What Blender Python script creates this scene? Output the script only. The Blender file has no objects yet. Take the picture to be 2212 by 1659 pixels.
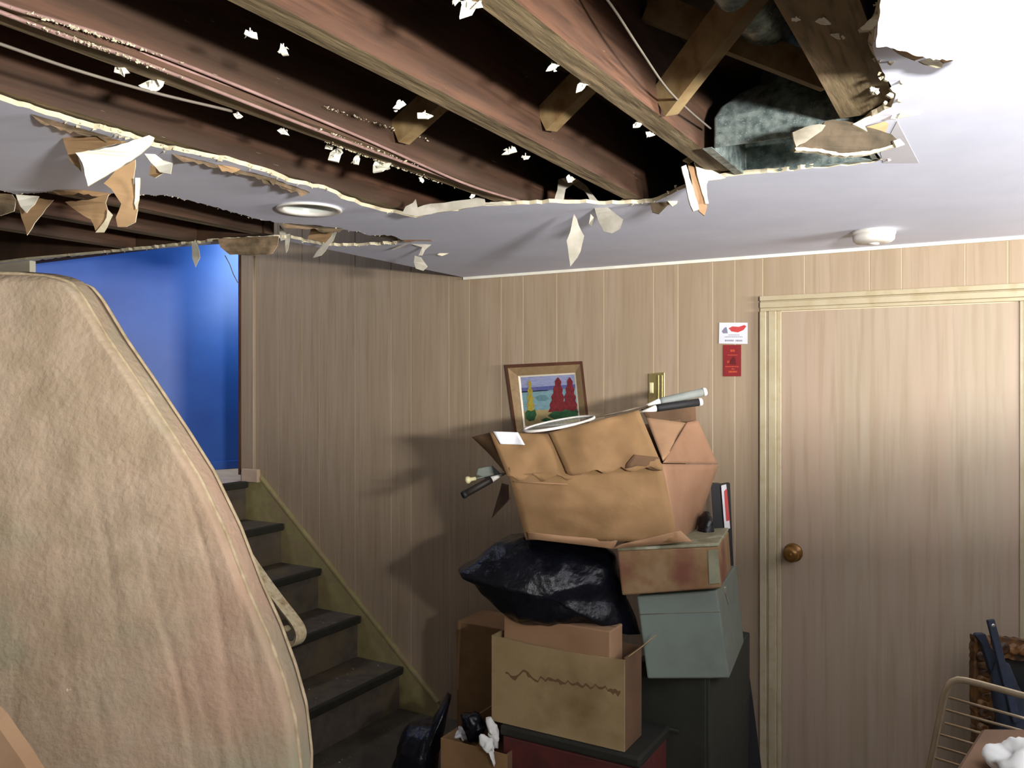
import bpy, math, random
from mathutils import Vector, Matrix, noise
from mathutils.geometry import tessellate_polygon
R = random.Random(7)
SC = bpy.context.scene
COL = SC.collection
# ------------------------------------------------------------------ camera
ZC = 1.63; YAW = math.radians(30); CA, SA = math.cos(YAW), math.sin(YAW); F = 1800.0; CX, CY = 1106.0, 824.0
cd = bpy.data.cameras.new('camera'); cam = bpy.data.objects.new('camera', cd); COL.objects.link(cam)
cam.location = (0, 0, ZC); cam.rotation_euler = (math.pi/2, 0, YAW)
cd.sensor_width = 36; cd.lens = F/2212*36; cd.shift_y = -5.5/2212; cd.clip_start = .02
SC.camera = cam
SC.view_settings.view_transform = 'Standard'; SC.view_settings.look = 'None'
SC.view_settings.gamma = 1; SC.view_settings.use_curve_mapping = False
SC.view_settings.exposure = -.14
w = bpy.data.worlds.new('world'); SC.world = w; w.use_nodes = True
w.node_tree.nodes['Background'].inputs[0].default_value = (.5, .6, .75, 1)
w.node_tree.nodes['Background'].inputs[1].default_value = .15

def area(name, loc, target, sx, sy, power, col, spread=180):
    l = bpy.data.lights.new(name, 'AREA'); l.shape = 'RECTANGLE'; l.size = sx; l.size_y = sy
    l.energy = power; l.color = col; l.spread = math.radians(spread)
    o = bpy.data.objects.new(name, l); COL.objects.link(o); o.location = loc
    o.rotation_euler = (Vector(target)-Vector(loc)).to_track_quat('-Z', 'Y').to_euler()
    return o
area('window_light_right', (1.9, 2.3, 1.84), (-.4, 2.4, 2.6), 1.0, .30, 78, (1, .98, .95), 140)
area('work_lamp_light', (1.0, .1, 1.68), (-.3, 1.6, 2.12), .30, .08, 100, (1, .97, .93), 150)
area('fill_light_behind', (.6, -1.6, 1.8), (-1.4, 2.0, 2.3), 1.6, .6, 11, (1, .95, .87))  # soft fill added behind the camera; no window there
area('stair_hall_light', (-3.86, 3.72, 2.35), (-4.2, 3.86, 2.1), .2, 1.8, 16, (.82, 1, .93))
area('upstairs_light', (-4.0, 2.3, 3.4), (-4.7, 3.0, 1.8), .7, .5, 18, (.9, .94, 1))  # area light put in above the landing for the blue wall; no window there

# ------------------------------------------------------------------ projection of photograph pixels onto real planes
def ray(px, py):
    u = (px-CX)/F; v = -(py-CY)/F
    return Vector((u*CA-SA, CA+u*SA, v))
EYE = Vector((0, 0, ZC))
def at_y(px, py, Y): d = ray(px, py); return EYE+d*(Y/d.y)
def at_z(px, py, z): d = ray(px, py); return EYE+d*((z-ZC)/d.z)
def at_x(px, py, x): d = ray(px, py); return EYE+d*(x/d.x)
def U(px, py, k): return EYE+ray(px, py)*k          # at a depth of k metres
FWD = Vector((-SA, CA, 0)); RGT = Vector((CA, SA, 0)); UP = Vector((0, 0, 1))

# ------------------------------------------------------------------ materials
def lin(c):
    return tuple(((x/255)/12.92 if x/255 <= .04045 else ((x/255+.055)/1.055)**2.4) for x in c)+(1,)
MATS = {}
def mat(name, c1, c2=None, scale=8, stretch=(1, 1, 1), rough=.7, metal=0, bump=.15, bscale=None, c3=None, s3=2.5, t3=(.5, .62),
        grain=None, spec=.5, speck=None, trans=0, emis=None, coat=0, detail=6):
    if name in MATS: return MATS[name]
    m = bpy.data.materials.new(name); m.use_nodes = True; nt = m.node_tree; N = nt.nodes; L = nt.links
    b = N['Principled BSDF']; b.inputs['Roughness'].default_value = rough; b.inputs['Metallic'].default_value = metal
    b.inputs['Specular IOR Level'].default_value = spec; b.inputs['Coat Weight'].default_value = coat
    if trans: b.inputs['Transmission Weight'].default_value = trans
    tc = N.new('ShaderNodeTexCoord'); mp = N.new('ShaderNodeMapping'); L.new(tc.outputs['Object'], mp.inputs[0])
    mp.inputs['Scale'].default_value = stretch
    oi = N.new('ShaderNodeObjectInfo')
    def nz(sc, det=detail, src=mp, w=0):
        n = N.new('ShaderNodeTexNoise'); n.noise_dimensions = '4D'; n.inputs['Scale'].default_value = sc; n.inputs['Detail'].default_value = det
        L.new(src.outputs[0], n.inputs['Vector'])
        ma = N.new('ShaderNodeMath'); ma.operation = 'MULTIPLY_ADD'; ma.inputs[1].default_value = 30; ma.inputs[2].default_value = w
        L.new(oi.outputs['Random'], ma.inputs[0]); L.new(ma.outputs[0], n.inputs['W'])
        return n
    def ramp(n, a, bb):
        r = N.new('ShaderNodeMapRange'); r.inputs[1].default_value = a; r.inputs[2].default_value = bb; L.new(n.outputs[0], r.inputs[0]); r.clamp = True
        return r
    def mix(fac, A, B):
        x = N.new('ShaderNodeMix'); x.data_type = 'RGBA'; L.new(fac.outputs[0], x.inputs[0])
        for i, q in ((6, A), (7, B)):
            if isinstance(q, tuple): x.inputs[i].default_value = q
            else: L.new(q, x.inputs[i])
        return x.outputs[2]
    n1 = nz(scale)
    col = mix(ramp(n1, .35, .65), lin(c1), lin(c2 or c1))
    if c3: col = mix(ramp(nz(s3, 5, tc if False else mp, 7), *t3), col, lin(c3))
    if grain:                                        # fine dark streaks (colour, scale, stretch)
        mp2 = N.new('ShaderNodeMapping'); L.new(tc.outputs['Object'], mp2.inputs[0]); mp2.inputs['Scale'].default_value = grain[2]
        col = mix(ramp(nz(grain[1], 8, mp2, 3), .5, .72), col, lin(grain[0]))
    if speck:                                        # (colour, scale, threshold)
        col = mix(ramp(nz(speck[1], 3, tc, 11), speck[2], speck[2]+.03), col, lin(speck[0]))
    L.new(col, b.inputs['Base Color'])
    if bump:
        bp = N.new('ShaderNodeBump'); bp.inputs['Strength'].default_value = bump; bp.inputs['Distance'].default_value = .01
        L.new((nz(bscale, 8, mp, 5) if bscale else n1).outputs[0], bp.inputs['Height']); L.new(bp.outputs[0], b.inputs['Normal'])
    MATS[name] = m; return m
WST = (14, 14, .7)
PANEL = mat('panelling', (168, 149, 127), (160, 141, 117), 3, WST, .55, bump=.03, c3=(152, 133, 107), s3=.6, t3=(.45, .75), grain=((150, 129, 104), 9, (9, 9, .35)))
GROOVE = mat('groove', (216, 200, 168), rough=.8)
DOORM = mat('door_veneer', (166, 151, 130), (159, 142, 119), 3, WST, .5, bump=.03, c3=(168, 146, 126), s3=.5, t3=(.45, .7), grain=((149, 131, 107), 7, (7, 7, .3)))
CASING = mat('casing', (180, 168, 140), (172, 159, 129), 4, (3, 3, 3), .5, bump=.04, grain=((166, 150, 116), 4, (5, 5, 5)))
PAINT = mat('ceiling_paint', (226, 230, 247), (219, 223, 241), 6, rough=.85, bump=.08, c3=(214, 219, 236), s3=1.2, t3=(.5, .8))
GYPS = mat('gypsum', (212, 203, 176), (192, 182, 152), 30, rough=.95, bump=.5)
PAPER = mat('brown_paper', (160, 130, 94), (144, 115, 80), 14, rough=.9, bump=.3, c3=(120, 98, 68), s3=6, t3=(.55, .7))
PAPERW = mat('torn_painted_face', (238, 236, 222), (226, 222, 204), 14, rough=.85, bump=.2)
PAPERG = mat('grey_torn_paper', (176, 170, 158), (150, 146, 132), 18, rough=.9, bump=.4, c3=(110, 104, 88), s3=8, t3=(.55, .7))
MOULD = mat('mouldy_paper', (104, 88, 66), (74, 62, 42), 26, rough=.95, bump=.5, c3=(130, 108, 84), s3=9, t3=(.52, .62))
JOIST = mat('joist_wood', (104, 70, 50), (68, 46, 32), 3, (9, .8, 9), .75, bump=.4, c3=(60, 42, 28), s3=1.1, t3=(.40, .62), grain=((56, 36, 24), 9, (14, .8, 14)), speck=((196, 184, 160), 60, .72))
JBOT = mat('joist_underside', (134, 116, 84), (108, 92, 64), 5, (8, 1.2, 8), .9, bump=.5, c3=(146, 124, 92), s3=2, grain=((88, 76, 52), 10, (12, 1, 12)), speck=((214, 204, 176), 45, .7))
JPALE = mat('bridging_wood', (142, 122, 84), (120, 98, 62), 6, (3, 3, 3), .8, bump=.4, grain=((108, 78, 42), 8, (3, 3, 3)))
SUB = mat('subfloor_wood', (84, 58, 38), (60, 42, 28), 6, (1, 4, 1), .85, bump=.4)
ZINC = mat('galvanised_steel', (170, 184, 180), (104, 120, 120), 60, rough=.42, metal=.75, bump=.12, speck=((200, 206, 196), 70, .62))
CABLE = mat('cable_sheath', (150, 120, 112), (120, 94, 86), 20, rough=.6)
CABLEG = mat('grey_cable', (120, 112, 100), (100, 92, 82), 20, rough=.6)
BLUE = mat('blue_paint', (34, 84, 170), (28, 74, 158), 4, rough=.42, bump=.03, bscale=40, spec=.5)
CREAM = mat('cream_wall', (196, 190, 172), (186, 180, 160), 5, rough=.8)
LAND = mat('landing_boards', (214, 188, 164), (196, 168, 142), 9, rough=.7)
STEP = mat('stair_paint', (98, 88, 76), (80, 72, 62), 22, rough=.85, bump=.3, c3=(104, 92, 70), s3=5, speck=((170, 164, 148), 55, .73))
NOSE = mat('rubber_nosing', (46, 44, 34), (36, 36, 28), 20, rough=.7)
SKIRT = mat('skirt_board', (162, 152, 104), (148, 136, 92), 5, (4, 4, 4), .6, bump=.08, c3=(150, 132, 100), s3=3)
TICK = mat('mattress_ticking', (184, 164, 140), (164, 145, 120), 9, rough=.95, bump=.5, bscale=60, c3=(142, 144, 118), s3=2.6, t3=(.50, .66), grain=((178, 142, 120), 1.6, (1, 1, .7)), speck=((238, 226, 196), 26, .745))
PIPE = mat('mattress_piping', (190, 172, 142), (160, 142, 112), 30, rough=.9, bump=.5)
RAILM = mat('handrail_wood', (222, 208, 174), (200, 184, 144), 10, (5, 5, 5), .5, bump=.1, grain=((150, 124, 86), 9, (5, 5, 5)))
CARD = mat('cardboard', (140, 108, 72), (122, 93, 58), 7, (1, 1, 1), .85, bump=.3, bscale=22, c3=(102, 76, 48), s3=3.5, t3=(.55, .8))
CARDP = mat('fresh_cardboard', (160, 126, 94), (146, 112, 82), 7, rough=.85, bump=.12, bscale=30)
CARDY = mat('stained_cardboard', (162, 140, 102), (146, 124, 86), 6, rough=.85, bump=.25, bscale=25, c3=(124, 102, 66), s3=4, t3=(.55, .68))
CARDD = mat('dark_cardboard', (104, 76, 52), (84, 62, 42), 8, rough=.9, bump=.3)  # darker brown board, used inside cartons and on some sides
TAPE = mat('water_stain', (106, 80, 50), rough=.9)
BAG = mat('black_polythene', (15, 18, 27), (10, 11, 17), 9, rough=.30, bump=1.0, bscale=22, spec=.32)
RUST = mat('rusty_tin', (138, 112, 78), (120, 90, 56), 14, rough=.75, bump=.2, c3=(108, 62, 42), s3=8, t3=(.46, .62))
TINTOP = mat('tin_edge_paint', (136, 136, 110), (112, 108, 84), 20, rough=.7, bump=.3, c3=(176, 176, 156), s3=9, t3=(.55, .65))
GREYM = mat('grey_green_enamel', (106, 114, 104), (98, 106, 97), 24, rough=.5, bump=.08, c3=(104, 116, 106), s3=4)
GREYS = mat('grey_enamel_seam', (120, 122, 104), (104, 106, 90), 24, rough=.5, bump=.08)  # warmer grey enamel for the lid seam
STEEL = mat('latch_steel', (190, 188, 172), rough=.3, metal=.8)
CAB = mat('dark_cabinet_paint', (44, 46, 37), (38, 40, 33), 18, rough=.6, bump=.1)
BLACK = mat('black_plastic', (13, 13, 15), (10, 10, 12), 14, rough=.7)
NAVY = mat('navy_canvas', (40, 50, 66), (30, 38, 50), 14, rough=.85, bump=.3, bscale=40)
REDL = mat('red_print', (196, 62, 62), (188, 74, 74), 30, rough=.5)
WHITE = mat('white_plastic', (226, 222, 214), (216, 212, 204), 12, rough=.4)
LABEL = mat('white_paper', (222, 224, 230), (214, 216, 224), 10, rough=.6)
GREYP = mat('grey_grip', (132, 136, 130), (116, 122, 118), 20, rough=.7, bump=.3)
IVORY = mat('ivory_plastic', (226, 218, 170), rough=.4)
MAROON = mat('maroon_chest', (88, 38, 34), (66, 28, 26), 12, rough=.6, bump=.3)
CHLID = mat('chest_lid_edge', (34, 34, 25), (28, 28, 22), 12, rough=.7)
KNOB = mat('turned_brass', (132, 94, 42), (108, 74, 32), 12, rough=.3, metal=.5)
BRASS = mat('brass_plate', (186, 172, 118), (170, 158, 106), 8, (1, 1, .3), .25, .7)
FRAMED = mat('dark_frame_wood', (92, 58, 40), (76, 46, 32), 8, rough=.5)
FRAMET = mat('tan_frame_wood', (150, 126, 90), (136, 112, 80), 8, (6, 6, 6), .6)
FILLET = mat('cream_fillet', (226, 216, 196), rough=.6)
GILT = mat('worn_gilt_carving', (126, 88, 44), (84, 54, 26), 30, rough=.55, bump=.9, c3=(52, 34, 22), s3=22, t3=(.45, .6))
CHROME = mat('dull_chrome', (206, 190, 160), (190, 174, 146), 14, rough=.28, metal=.85)
GLASSD = mat('dark_mirror_glass', (36, 42, 44), rough=.12, spec=.8)
CLOTHW = mat('white_cloth', (222, 222, 216), (204, 206, 200), 12, rough=.9, bump=.3)
FLOORM = mat('floor_concrete', (92, 84, 70), (72, 66, 56), 10, rough=.9, bump=.3, speck=((150, 146, 130), 50, .7))
CARDRED = mat('red_card', (136, 34, 36), (124, 28, 32), 20, rough=.5)
CARDREDD = mat('dark_red_print', (92, 18, 22), rough=.5)
CARDORG = mat('orange_print', (190, 80, 50), rough=.5)
INK = mat('grey_ink', (130, 128, 150), rough=.6)
PINK = mat('pinkish_cloth', (178, 146, 114), (166, 134, 102), 8, rough=.9, bump=.3)

# ------------------------------------------------------------------ mesh helpers
ORG = {}
class MB:
    def __init__(s): s.v = []; s.f = []; s.m = []; s.sm = []
    def add(s, vs, fs, mi=0, smooth=False):
        o = len(s.v); s.v += [Vector(q) for q in vs]; s.f += [tuple(o+i for i in f) for f in fs]; s.m += [mi]*len(fs); s.sm += [smooth]*len(fs); return s
    def hexa(s, q, mi=0):       # 8 corners: front quad then back quad
        return s.add(q, [(0, 1, 2, 3), (7, 6, 5, 4), (0, 4, 5, 1), (1, 5, 6, 2), (2, 6, 7, 3), (3, 7, 4, 0)], mi)
    def box(s, a, b, mi=0):
        (x0, y0, z0), (x1, y1, z1) = a, b
        return s.hexa([(x0, y0, z0), (x1, y0, z0), (x1, y0, z1), (x0, y0, z1), (x0, y1, z0), (x1, y1, z0), (x1, y1, z1), (x0, y1, z1)], mi)
    def slab(s, pts, vec, mi=0, mi_side=None, mi_back=None):       # polygon pushed along vec
        n = len(pts); vec = Vector(vec); pts = [Vector(p) for p in pts]
        tri = tessellate_polygon([pts])
        s.add(pts, tri, mi); s.add([p+vec for p in pts], [t[::-1] for t in tri], mi if mi_back is None else mi_back)
        return s.add(pts+[p+vec for p in pts], [(i, (i+1) % n, n+(i+1) % n, n+i) for i in range(n)], mi if mi_side is None else mi_side)
    def tube(s, path, r, n=8, mi=0, cap=True, flat=1.0, smooth=True, up=UP):
        path = [Vector(p) for p in path]; rings = []; rr = r if isinstance(r, (list, tuple)) else [r]*len(path)
        for i, p in enumerate(path):
            t = (path[min(i+1, len(path)-1)]-path[max(i-1, 0)]).normalized()
            a = t.cross(up);
            if a.length < 1e-3: a = t.cross(RGT)
            a.normalize(); b = t.cross(a)
            rings.append([p+a*math.cos(2*math.pi*k/n)*rr[i]+b*math.sin(2*math.pi*k/n)*rr[i]*flat for k in range(n)])
        vs = [q for g in rings for q in g]; fs = []
        for i in range(len(rings)-1):
            for k in range(n): fs.append((i*n+k, i*n+(k+1) % n, (i+1)*n+(k+1) % n, (i+1)*n+k))
        s.add(vs, fs, mi, smooth)
        if cap: s.add(rings[0], [tuple(range(n))], mi); s.add(rings[-1], [tuple(range(n))[::-1]], mi)
        return s
    def rod4(s, a, b, w, h, up=UP, mi=0):      # rectangular bar from a to b
        a, b = Vector(a), Vector(b); t = (b-a).normalized(); x = t.cross(Vector(up)).normalized()*w/2; y = x.cross(t).normalized()*h/2
        return s.hexa([a-x-y, a+x-y, a+x+y, a-x+y, b-x-y, b+x-y, b+x+y, b-x+y], mi)
    def lathe(s, c, axis, prof, n=24, mi=0, smooth=True):   # prof: (distance along the axis, radius)
        c = Vector(c); axis = Vector(axis).normalized(); a = axis.cross(UP if abs(axis.z) < .9 else RGT).normalized(); b = axis.cross(a)
        vs = [c+axis*h+(a*math.cos(2*math.pi*k/n)+b*math.sin(2*math.pi*k/n))*r for h, r in prof for k in range(n)]
        return s.add(vs, [(i*n+k, i*n+(k+1) % n, (i+1)*n+(k+1) % n, (i+1)*n+k) for i in range(len(prof)-1) for k in range(n)], mi, smooth)
    def blob(s, sil, k, thick, amp=.01, fr=9, nr=26, na=72, seed=0, mi=0, sharp=.8):   # body with the given outline at depth k
        cx = sum(p[0] for p in sil)/len(sil); cy = sum(p[1] for p in sil)/len(sil)
        # radius of the outline by angle
        def rad(th):
            dx, dy = math.cos(th), math.sin(th); best = 1
            for i in range(len(sil)):
                ax, ay = sil[i][0]-cx, sil[i][1]-cy; bx, by = sil[(i+1) % len(sil)][0]-cx, sil[(i+1) % len(sil)][1]-cy
                ex, ey = bx-ax, by-ay; den = dx*ey-dy*ex
                if abs(den) < 1e-9: continue
                t = (ax*ey-ay*ex)/den; q = (ax*dy-ay*dx)/den
                if t > 0 and -1e-6 <= q <= 1+1e-6: best = max(best, t)
            return best
        vs = []
        for i in range(nr+1):
            ph = math.pi*i/nr-math.pi/2
            for j in range(na):
                th = 2*math.pi*j/na; rr = rad(th)*math.cos(ph)**sharp
                p = U(cx+rr*math.cos(th), cy+rr*math.sin(th), k)+FWD*math.sin(ph)*thick
                nn = noise.fractal(p*fr+Vector((seed, 0, 0)), 1.0, 2.0, 4)
                rid = 1-abs(noise.noise(p*fr*1.6+Vector((0, seed, 3))))*2
                vs.append(p+(p-U(cx, cy, k)).normalized()*(nn*amp+rid*amp*.7-amp*.5))
        return s.add(vs, [(i*na+j, i*na+(j+1) % na, (i+1)*na+(j+1) % na, (i+1)*na+j) for i in range(nr) for j in range(na)], mi, True)
    def build(s, name, mats, parent=None, bevel=0, loc=None):
        if not isinstance(mats, (list, tuple)): mats = [mats]
        me = bpy.data.meshes.new(name); o = bpy.data.objects.new(name, me); COL.objects.link(o)
        if parent is not None: org = ORG[parent.name]; o.parent = parent
        else:
            if loc is None:
                xs = [q.x for q in s.v]; ys = [q.y for q in s.v]; zs = [q.z for q in s.v]
                loc = ((min(xs)+max(xs))/2, (min(ys)+max(ys))/2, min(zs))
            org = Vector(loc); o.location = org
        ORG[o.name] = org
        me.from_pydata([tuple(q-org) for q in s.v], [], s.f)
        for m in mats: me.materials.append(m)
        for p, mi, sm in zip(me.polygons, s.m, s.sm): p.material_index = mi; p.use_smooth = sm
        import bmesh
        bm = bmesh.new(); bm.from_mesh(me); bmesh.ops.remove_doubles(bm, verts=bm.verts, dist=1e-6)
        bmesh.ops.recalc_face_normals(bm, faces=bm.faces); bm.to_mesh(me); bm.free()
        if bevel:
            md = o.modifiers.new('edge', 'BEVEL'); md.width = bevel; md.segments = 2; md.limit_method = 'ANGLE'; md.angle_limit = .6
        return o
def thing(name, loc, label, cat, group=None):
    o = bpy.data.objects.new(name, None); COL.objects.link(o); o.location = loc; ORG[o.name] = Vector(loc); o.empty_display_size = .05
    return tag(o, label, cat, group)
def tag(o, label, cat, group=None):
    o['label'] = label; o['category'] = cat
    if group: o['group'] = group
    return o
def struct(o): o['kind'] = 'structure'; return o
def plab(o, label): o['label'] = label; return o
def jag(pts, step=9, j=2.6, closed=True):
    out = []; n = len(pts)
    for i in range(n if closed else n-1):
        a, b = pts[i], pts[(i+1) % n]; d = math.hypot(b[0]-a[0], b[1]-a[1]); m = max(1, int(d/step))
        for q in range(m):
            t = q/m; jj = 0 if q == 0 else j
            out.append((a[0]+(b[0]-a[0])*t+R.uniform(-jj, jj), a[1]+(b[1]-a[1])*t+R.uniform(-jj, jj)))
    return out

# ================================================================== ROOM SHELL
D = 3.34; CZ = 2.127
XR = 2.1; XL = -4.2; YB = -1.9
struct(MB().box((-5.6, YB, -.1), (XR, 5.2, 0)).build('floor', FLOORM))
struct(MB().box((XR, YB, 0), (XR+.1, D, CZ+.3)).build('wall_right', PANEL))
struct(MB().box((XL, YB-.1, 0), (XR, YB, CZ+.3)).build('wall_rear', PANEL))
struct(MB().box((XL-.1, YB, 0), (XL, 1.95, CZ+.3)).build('wall_left', PANEL))

# back wall: backing seen in the grooves, one plank per board
bw = MB().box((-3.69, D+.0025, 0), (XR, D+.1, CZ+.02)); bw.box((-3.69, D+.0025, CZ+.02), (-2.1, D+.1, 3.6))
wall_back = struct(bw.build('wall_back', GROOVE, loc=(0, D, 0)))
GX = [-3.595, -3.42, -3.24, -3.116, -2.869, -2.633, -2.508, -2.28, -2.163, -1.986, -1.869, -1.696, -1.466, -1.239, -1.132, -.986, -.896, -.786,
      -.628, -.397, -.288, -.085, .045, .28, .41, .64, .78, .99, 1.12, 1.33, 1.46, 1.69, 1.82, XR]
DL, DR, DT = -.715, .08, 1.905
g = .0024
for a, b in zip(GX[:-1], GX[1:]):
    top = 3.6 if b < -2.16 else CZ+.004
    m = MB(); a1, b1 = a+g, b-g
    segs = []
    if b1 <= DL or a1 >= DR: segs = [(a1, b1, 0)]
    else:
        if a1 < DL: segs.append((a1, DL, 0))
        segs.append((max(a1, DL), min(b1, DR), DT))
        if b1 > DR: segs.append((DR, b1, 0))
    for s0, s1, z0 in segs: m.box((s0, D, z0), (s1, D+.0025, top))
    m.build('plank', PANEL, wall_back)
# corner post at the head of the stairs, ceiling bead
struct(MB().box((-3.70, D-.012, 1.1), (-3.60, D+.1, 3.6)).build('trim_1', PANEL, bevel=.004))
struct(MB().box((-3.716, D-.016, 1.1), (-3.70, D+.1, 3.6)).build('trim_2', FRAMED))
struct(MB().box((-2.19, D-.014, CZ-.012), (XR, D, CZ)).build('trim_3', PAPERW))

# door
door = struct(MB().box((DL+.003, D-.006, .01), (DR-.003, D+.004, DT-.004)).build('door_1', DOORM, loc=(-.32, D, 0)))
kc = at_y(1714, 1193, D-.006)
kn = MB().lathe(kc, (0, -1, 0), [(0, .001), (0, .034), (.005, .036), (.010, .030), (.012, .016), (.026, .012), (.030, .014), (.036, .024), (.046, .030), (.056, .029), (.064, .022), (.066, .014), (.064, .009), (.066, .006), (.066, 0)]).build('door_knob', KNOB, door)
plab(kn, 'round brown knob on a rosette')
def casing(name, x0, x1, z0, z1, vert, inner):
    # moulded profile: three stepped strips
    m = MB()
    if vert:
        s = 1 if inner > 0 else -1; wd = x1-x0
        for a, b, dpt in ((0, .32, .020), (.32, .40, .012), (.40, .78, .017), (.78, 1.0, .011)):
            xa, xb = (x0+a*wd, x0+b*wd) if s > 0 else (x1-b*wd, x1-a*wd)
            m.box((xa, D-dpt, z0), (xb, D, z1))
    else:
        h = z1-z0
        for a, b, dpt in ((0, .32, .020), (.32, .40, .012), (.40, .78, .017), (.78, 1.0, .011)):
            m.box((x0, D-dpt, z1-b*h), (x1, D, z1-a*h))
    return struct(m.build(name, CASING, bevel=.003))
casing('trim_4', -.795, -.713, 0, DT, True, 1)
casing('trim_5', DR-.002, DR+.08, 0, DT, True, -1)
casing('trim_6', -.795, DR+.08, DT, DT+.06, False, 1)

# ================================================================== CEILING with its two holes
hole1 = [(-260, 175), (0, 216), (75, 240), (150, 263), (280, 296), (336, 318), (430, 336), (500, 350), (560, 368), (635, 396), (700, 408), (750, 433), (810, 452), (868, 464),
         (900, 470), (960, 458), (1047, 445), (1130, 441), (1200, 438), (1335, 441), (1410, 437), (1450, 420), (1475, 408), (1523, 389), (1600, 378),
         (1700, 369), (1800, 360), (1890, 350), (1905, 344), (1870, 300), (1855, 272), (1885, 250), (1925, 232), (1935, 205), (1915, 165), (1900, 140), (1885, 100), (1893, 50), (1905, 0), (1930, -130),
         (1950, -420), (900, -480), (-300, -420), (-420, -60)]
hole2 = [(-260, 390), (0, 411), (37, 420), (112, 414), (240, 418), (359, 422), (441, 441), (560, 474), (605, 482), (680, 490), (750, 497), (775, 500), (799, 509), (830, 507), (853, 511), (872, 520),
         (851, 527), (780, 531), (714, 531), (664, 523), (629, 514), (560, 516), (470, 521), (300, 539), (170, 552), (50, 566), (-120, 588), (-300, 612)]
def smooth_at(p): return at_z(p[0], p[1], CZ)
H1 = [smooth_at(p) for p in jag(hole1, 13, 1.8)]
H2 = [smooth_at(p) for p in jag(hole2, 7, 1.6)]
canc = Vector((-1.702, 1.782, CZ)); H3 = [canc+Vector((math.cos(t), math.sin(t), 0))*.074 for t in [2*math.pi*i/28 for i in range(28)]]
OUT = [(XR, YB), (XR, D), (-2.19, D), (-2.165, 2.15), (-2.45, 2.075), (-3.0, 2.0), (-3.42, 1.955), (XL, 1.95), (XL, YB)]
OUT = [Vector((x, y, CZ)) for x, y in OUT]
loops = [OUT, H1, H2, H3]
flat = [p for lp in loops for p in lp]
tri = tessellate_polygon(loops)
m = MB(); m.add(flat, tri, 0); m.add([p+Vector((0, 0, .0095)) for p in flat], tri, 2)
for lp in loops:
    n = len(lp); c = sum(lp, Vector())/n; top = []
    for i, p in enumerate(lp):
        q = p+Vector((0, 0, .0095))
        if lp is not OUT and lp is not H3:
            t = (lp[(i+1) % n]-lp[i-1]).normalized(); nn = Vector((t.y, -t.x, 0))
            area2 = sum(lp[k].x*lp[(k+1) % n].y-lp[(k+1) % n].x*lp[k].y for k in range(n))
            if area2 > 0: nn = -nn          # towards the hole
            q += nn*(.003+.006*noise.noise(p*9))
        top.append(q)
    m.add(list(lp)+top, [(i, (i+1) % n, n+(i+1) % n, n+i) for i in range(n)], 1)
ceiling = struct(m.build('ceiling', [PAINT, GYPS, PAPER], loc=(0, 0, CZ)))

# torn pieces hanging from the ceiling
def flap(pts, k, matf, th=.003, matb=None, curl=.02, parent=ceiling, name='torn_flap', mats=None, step=12, j=1.4, kfun=None, side=GYPS):
    P = jag(pts, step, j); ys = [p[1] for p in P]; y0, y1 = min(ys), max(ys)
    V = [U(x, y, (kfun(x, y) if kfun else k)+curl*math.sin((y-y0)/(y1-y0+1)*2.6+x*.02)) for x, y in P]
    o = MB().slab(V, FWD*th, 0, 1, 2).build(name, [matf, side, matb or matf], parent)
    return o
def kz(px, py, z=CZ): d = ray(px, py); return (z-ZC)/d.z
KA = kz(330, 300)-.03
flap([(133, 290), (200, 293), (275, 306), (168, 330), (176, 372), (150, 345)], KA+.02, PAPER)
flap([(163, 330), (240, 318), (322, 292), (333, 297), (327, 312), (292, 340), (240, 372), (190, 402), (178, 352)], KA-.03, PAPERW)
flap([(292, 345), (288, 400), (302, 388), (300, 430), (292, 480), (272, 490), (254, 490), (250, 470), (262, 440), (240, 408), (224, 396), (250, 368)], KA, PAPER)
flap([(292, 384), (302, 384), (300, 430), (294, 452), (290, 440)], KA-.012, PAPERW)
flap([(312, 332), (335, 333), (352, 346), (372, 352), (368, 376), (345, 372), (325, 350)], KA-.01, PAPERW)
flap([(325, 356), (345, 362), (352, 374), (335, 384), (322, 378)], KA, PAPER)
KB = kz(100, 420)-.03
flap([(34, 420), (84, 424), (74, 442), (57, 460), (44, 446)], KB-.02, PAPERW)
flap([(36, 430), (62, 442), (86, 428), (115, 432), (84, 470), (58, 508), (46, 470)], KB, PAPER)
flap([(140, 436), (190, 432), (234, 420), (228, 438), (232, 452), (243, 464), (224, 500), (206, 498), (196, 474), (166, 456)], KB, PAPER)
flap([(232, 452), (243, 464), (236, 478), (224, 502), (206, 502), (216, 490), (230, 470)], KB-.012, GYPS)
flap([(-20, 418), (26, 420), (34, 432), (30, 456), (0, 466), (-20, 462)], KB, MOULD)
KC = kz(520, 515)-.02
flap([(470, 516), (540, 512), (602, 510), (600, 530), (588, 548), (540, 552), (496, 550), (476, 534)], KC, MOULD)
flap([(414, 526), (422, 518), (430, 540), (432, 556), (422, 577), (415, 556)], KC, PAPERG)
flap([(604, 486), (618, 506), (626, 505), (622, 540), (618, 546), (616, 518), (606, 520)], KC, PAPERG)
flap([(672, 494), (720, 496), (716, 510), (704, 524), (664, 516), (668, 506)], KC-.02, PAPER)
flap([(728, 498), (720, 520), (694, 552), (676, 557), (694, 532), (712, 508)], KC-.03, PAPERG)
MB().tube([U(x, y, kz(500, 520)-.01) for x, y in ((486, 552), (496, 570), (504, 592), (514, 611))], .0016, 5).build('torn_fibre', MOULD, ceiling)
KD = kz(920, 530)-.03
flap([(878, 520), (905, 514), (936, 518), (932, 528), (918, 540), (912, 552), (904, 552), (912, 534), (880, 524)], KD, PAPERG)
flap([(896, 552), (910, 556), (924, 576), (914, 585), (898, 580), (894, 566)], KD, PAPERG)
flap([(846, 540), (870, 528), (880, 526), (862, 536)], KD, PAPERG)
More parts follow.
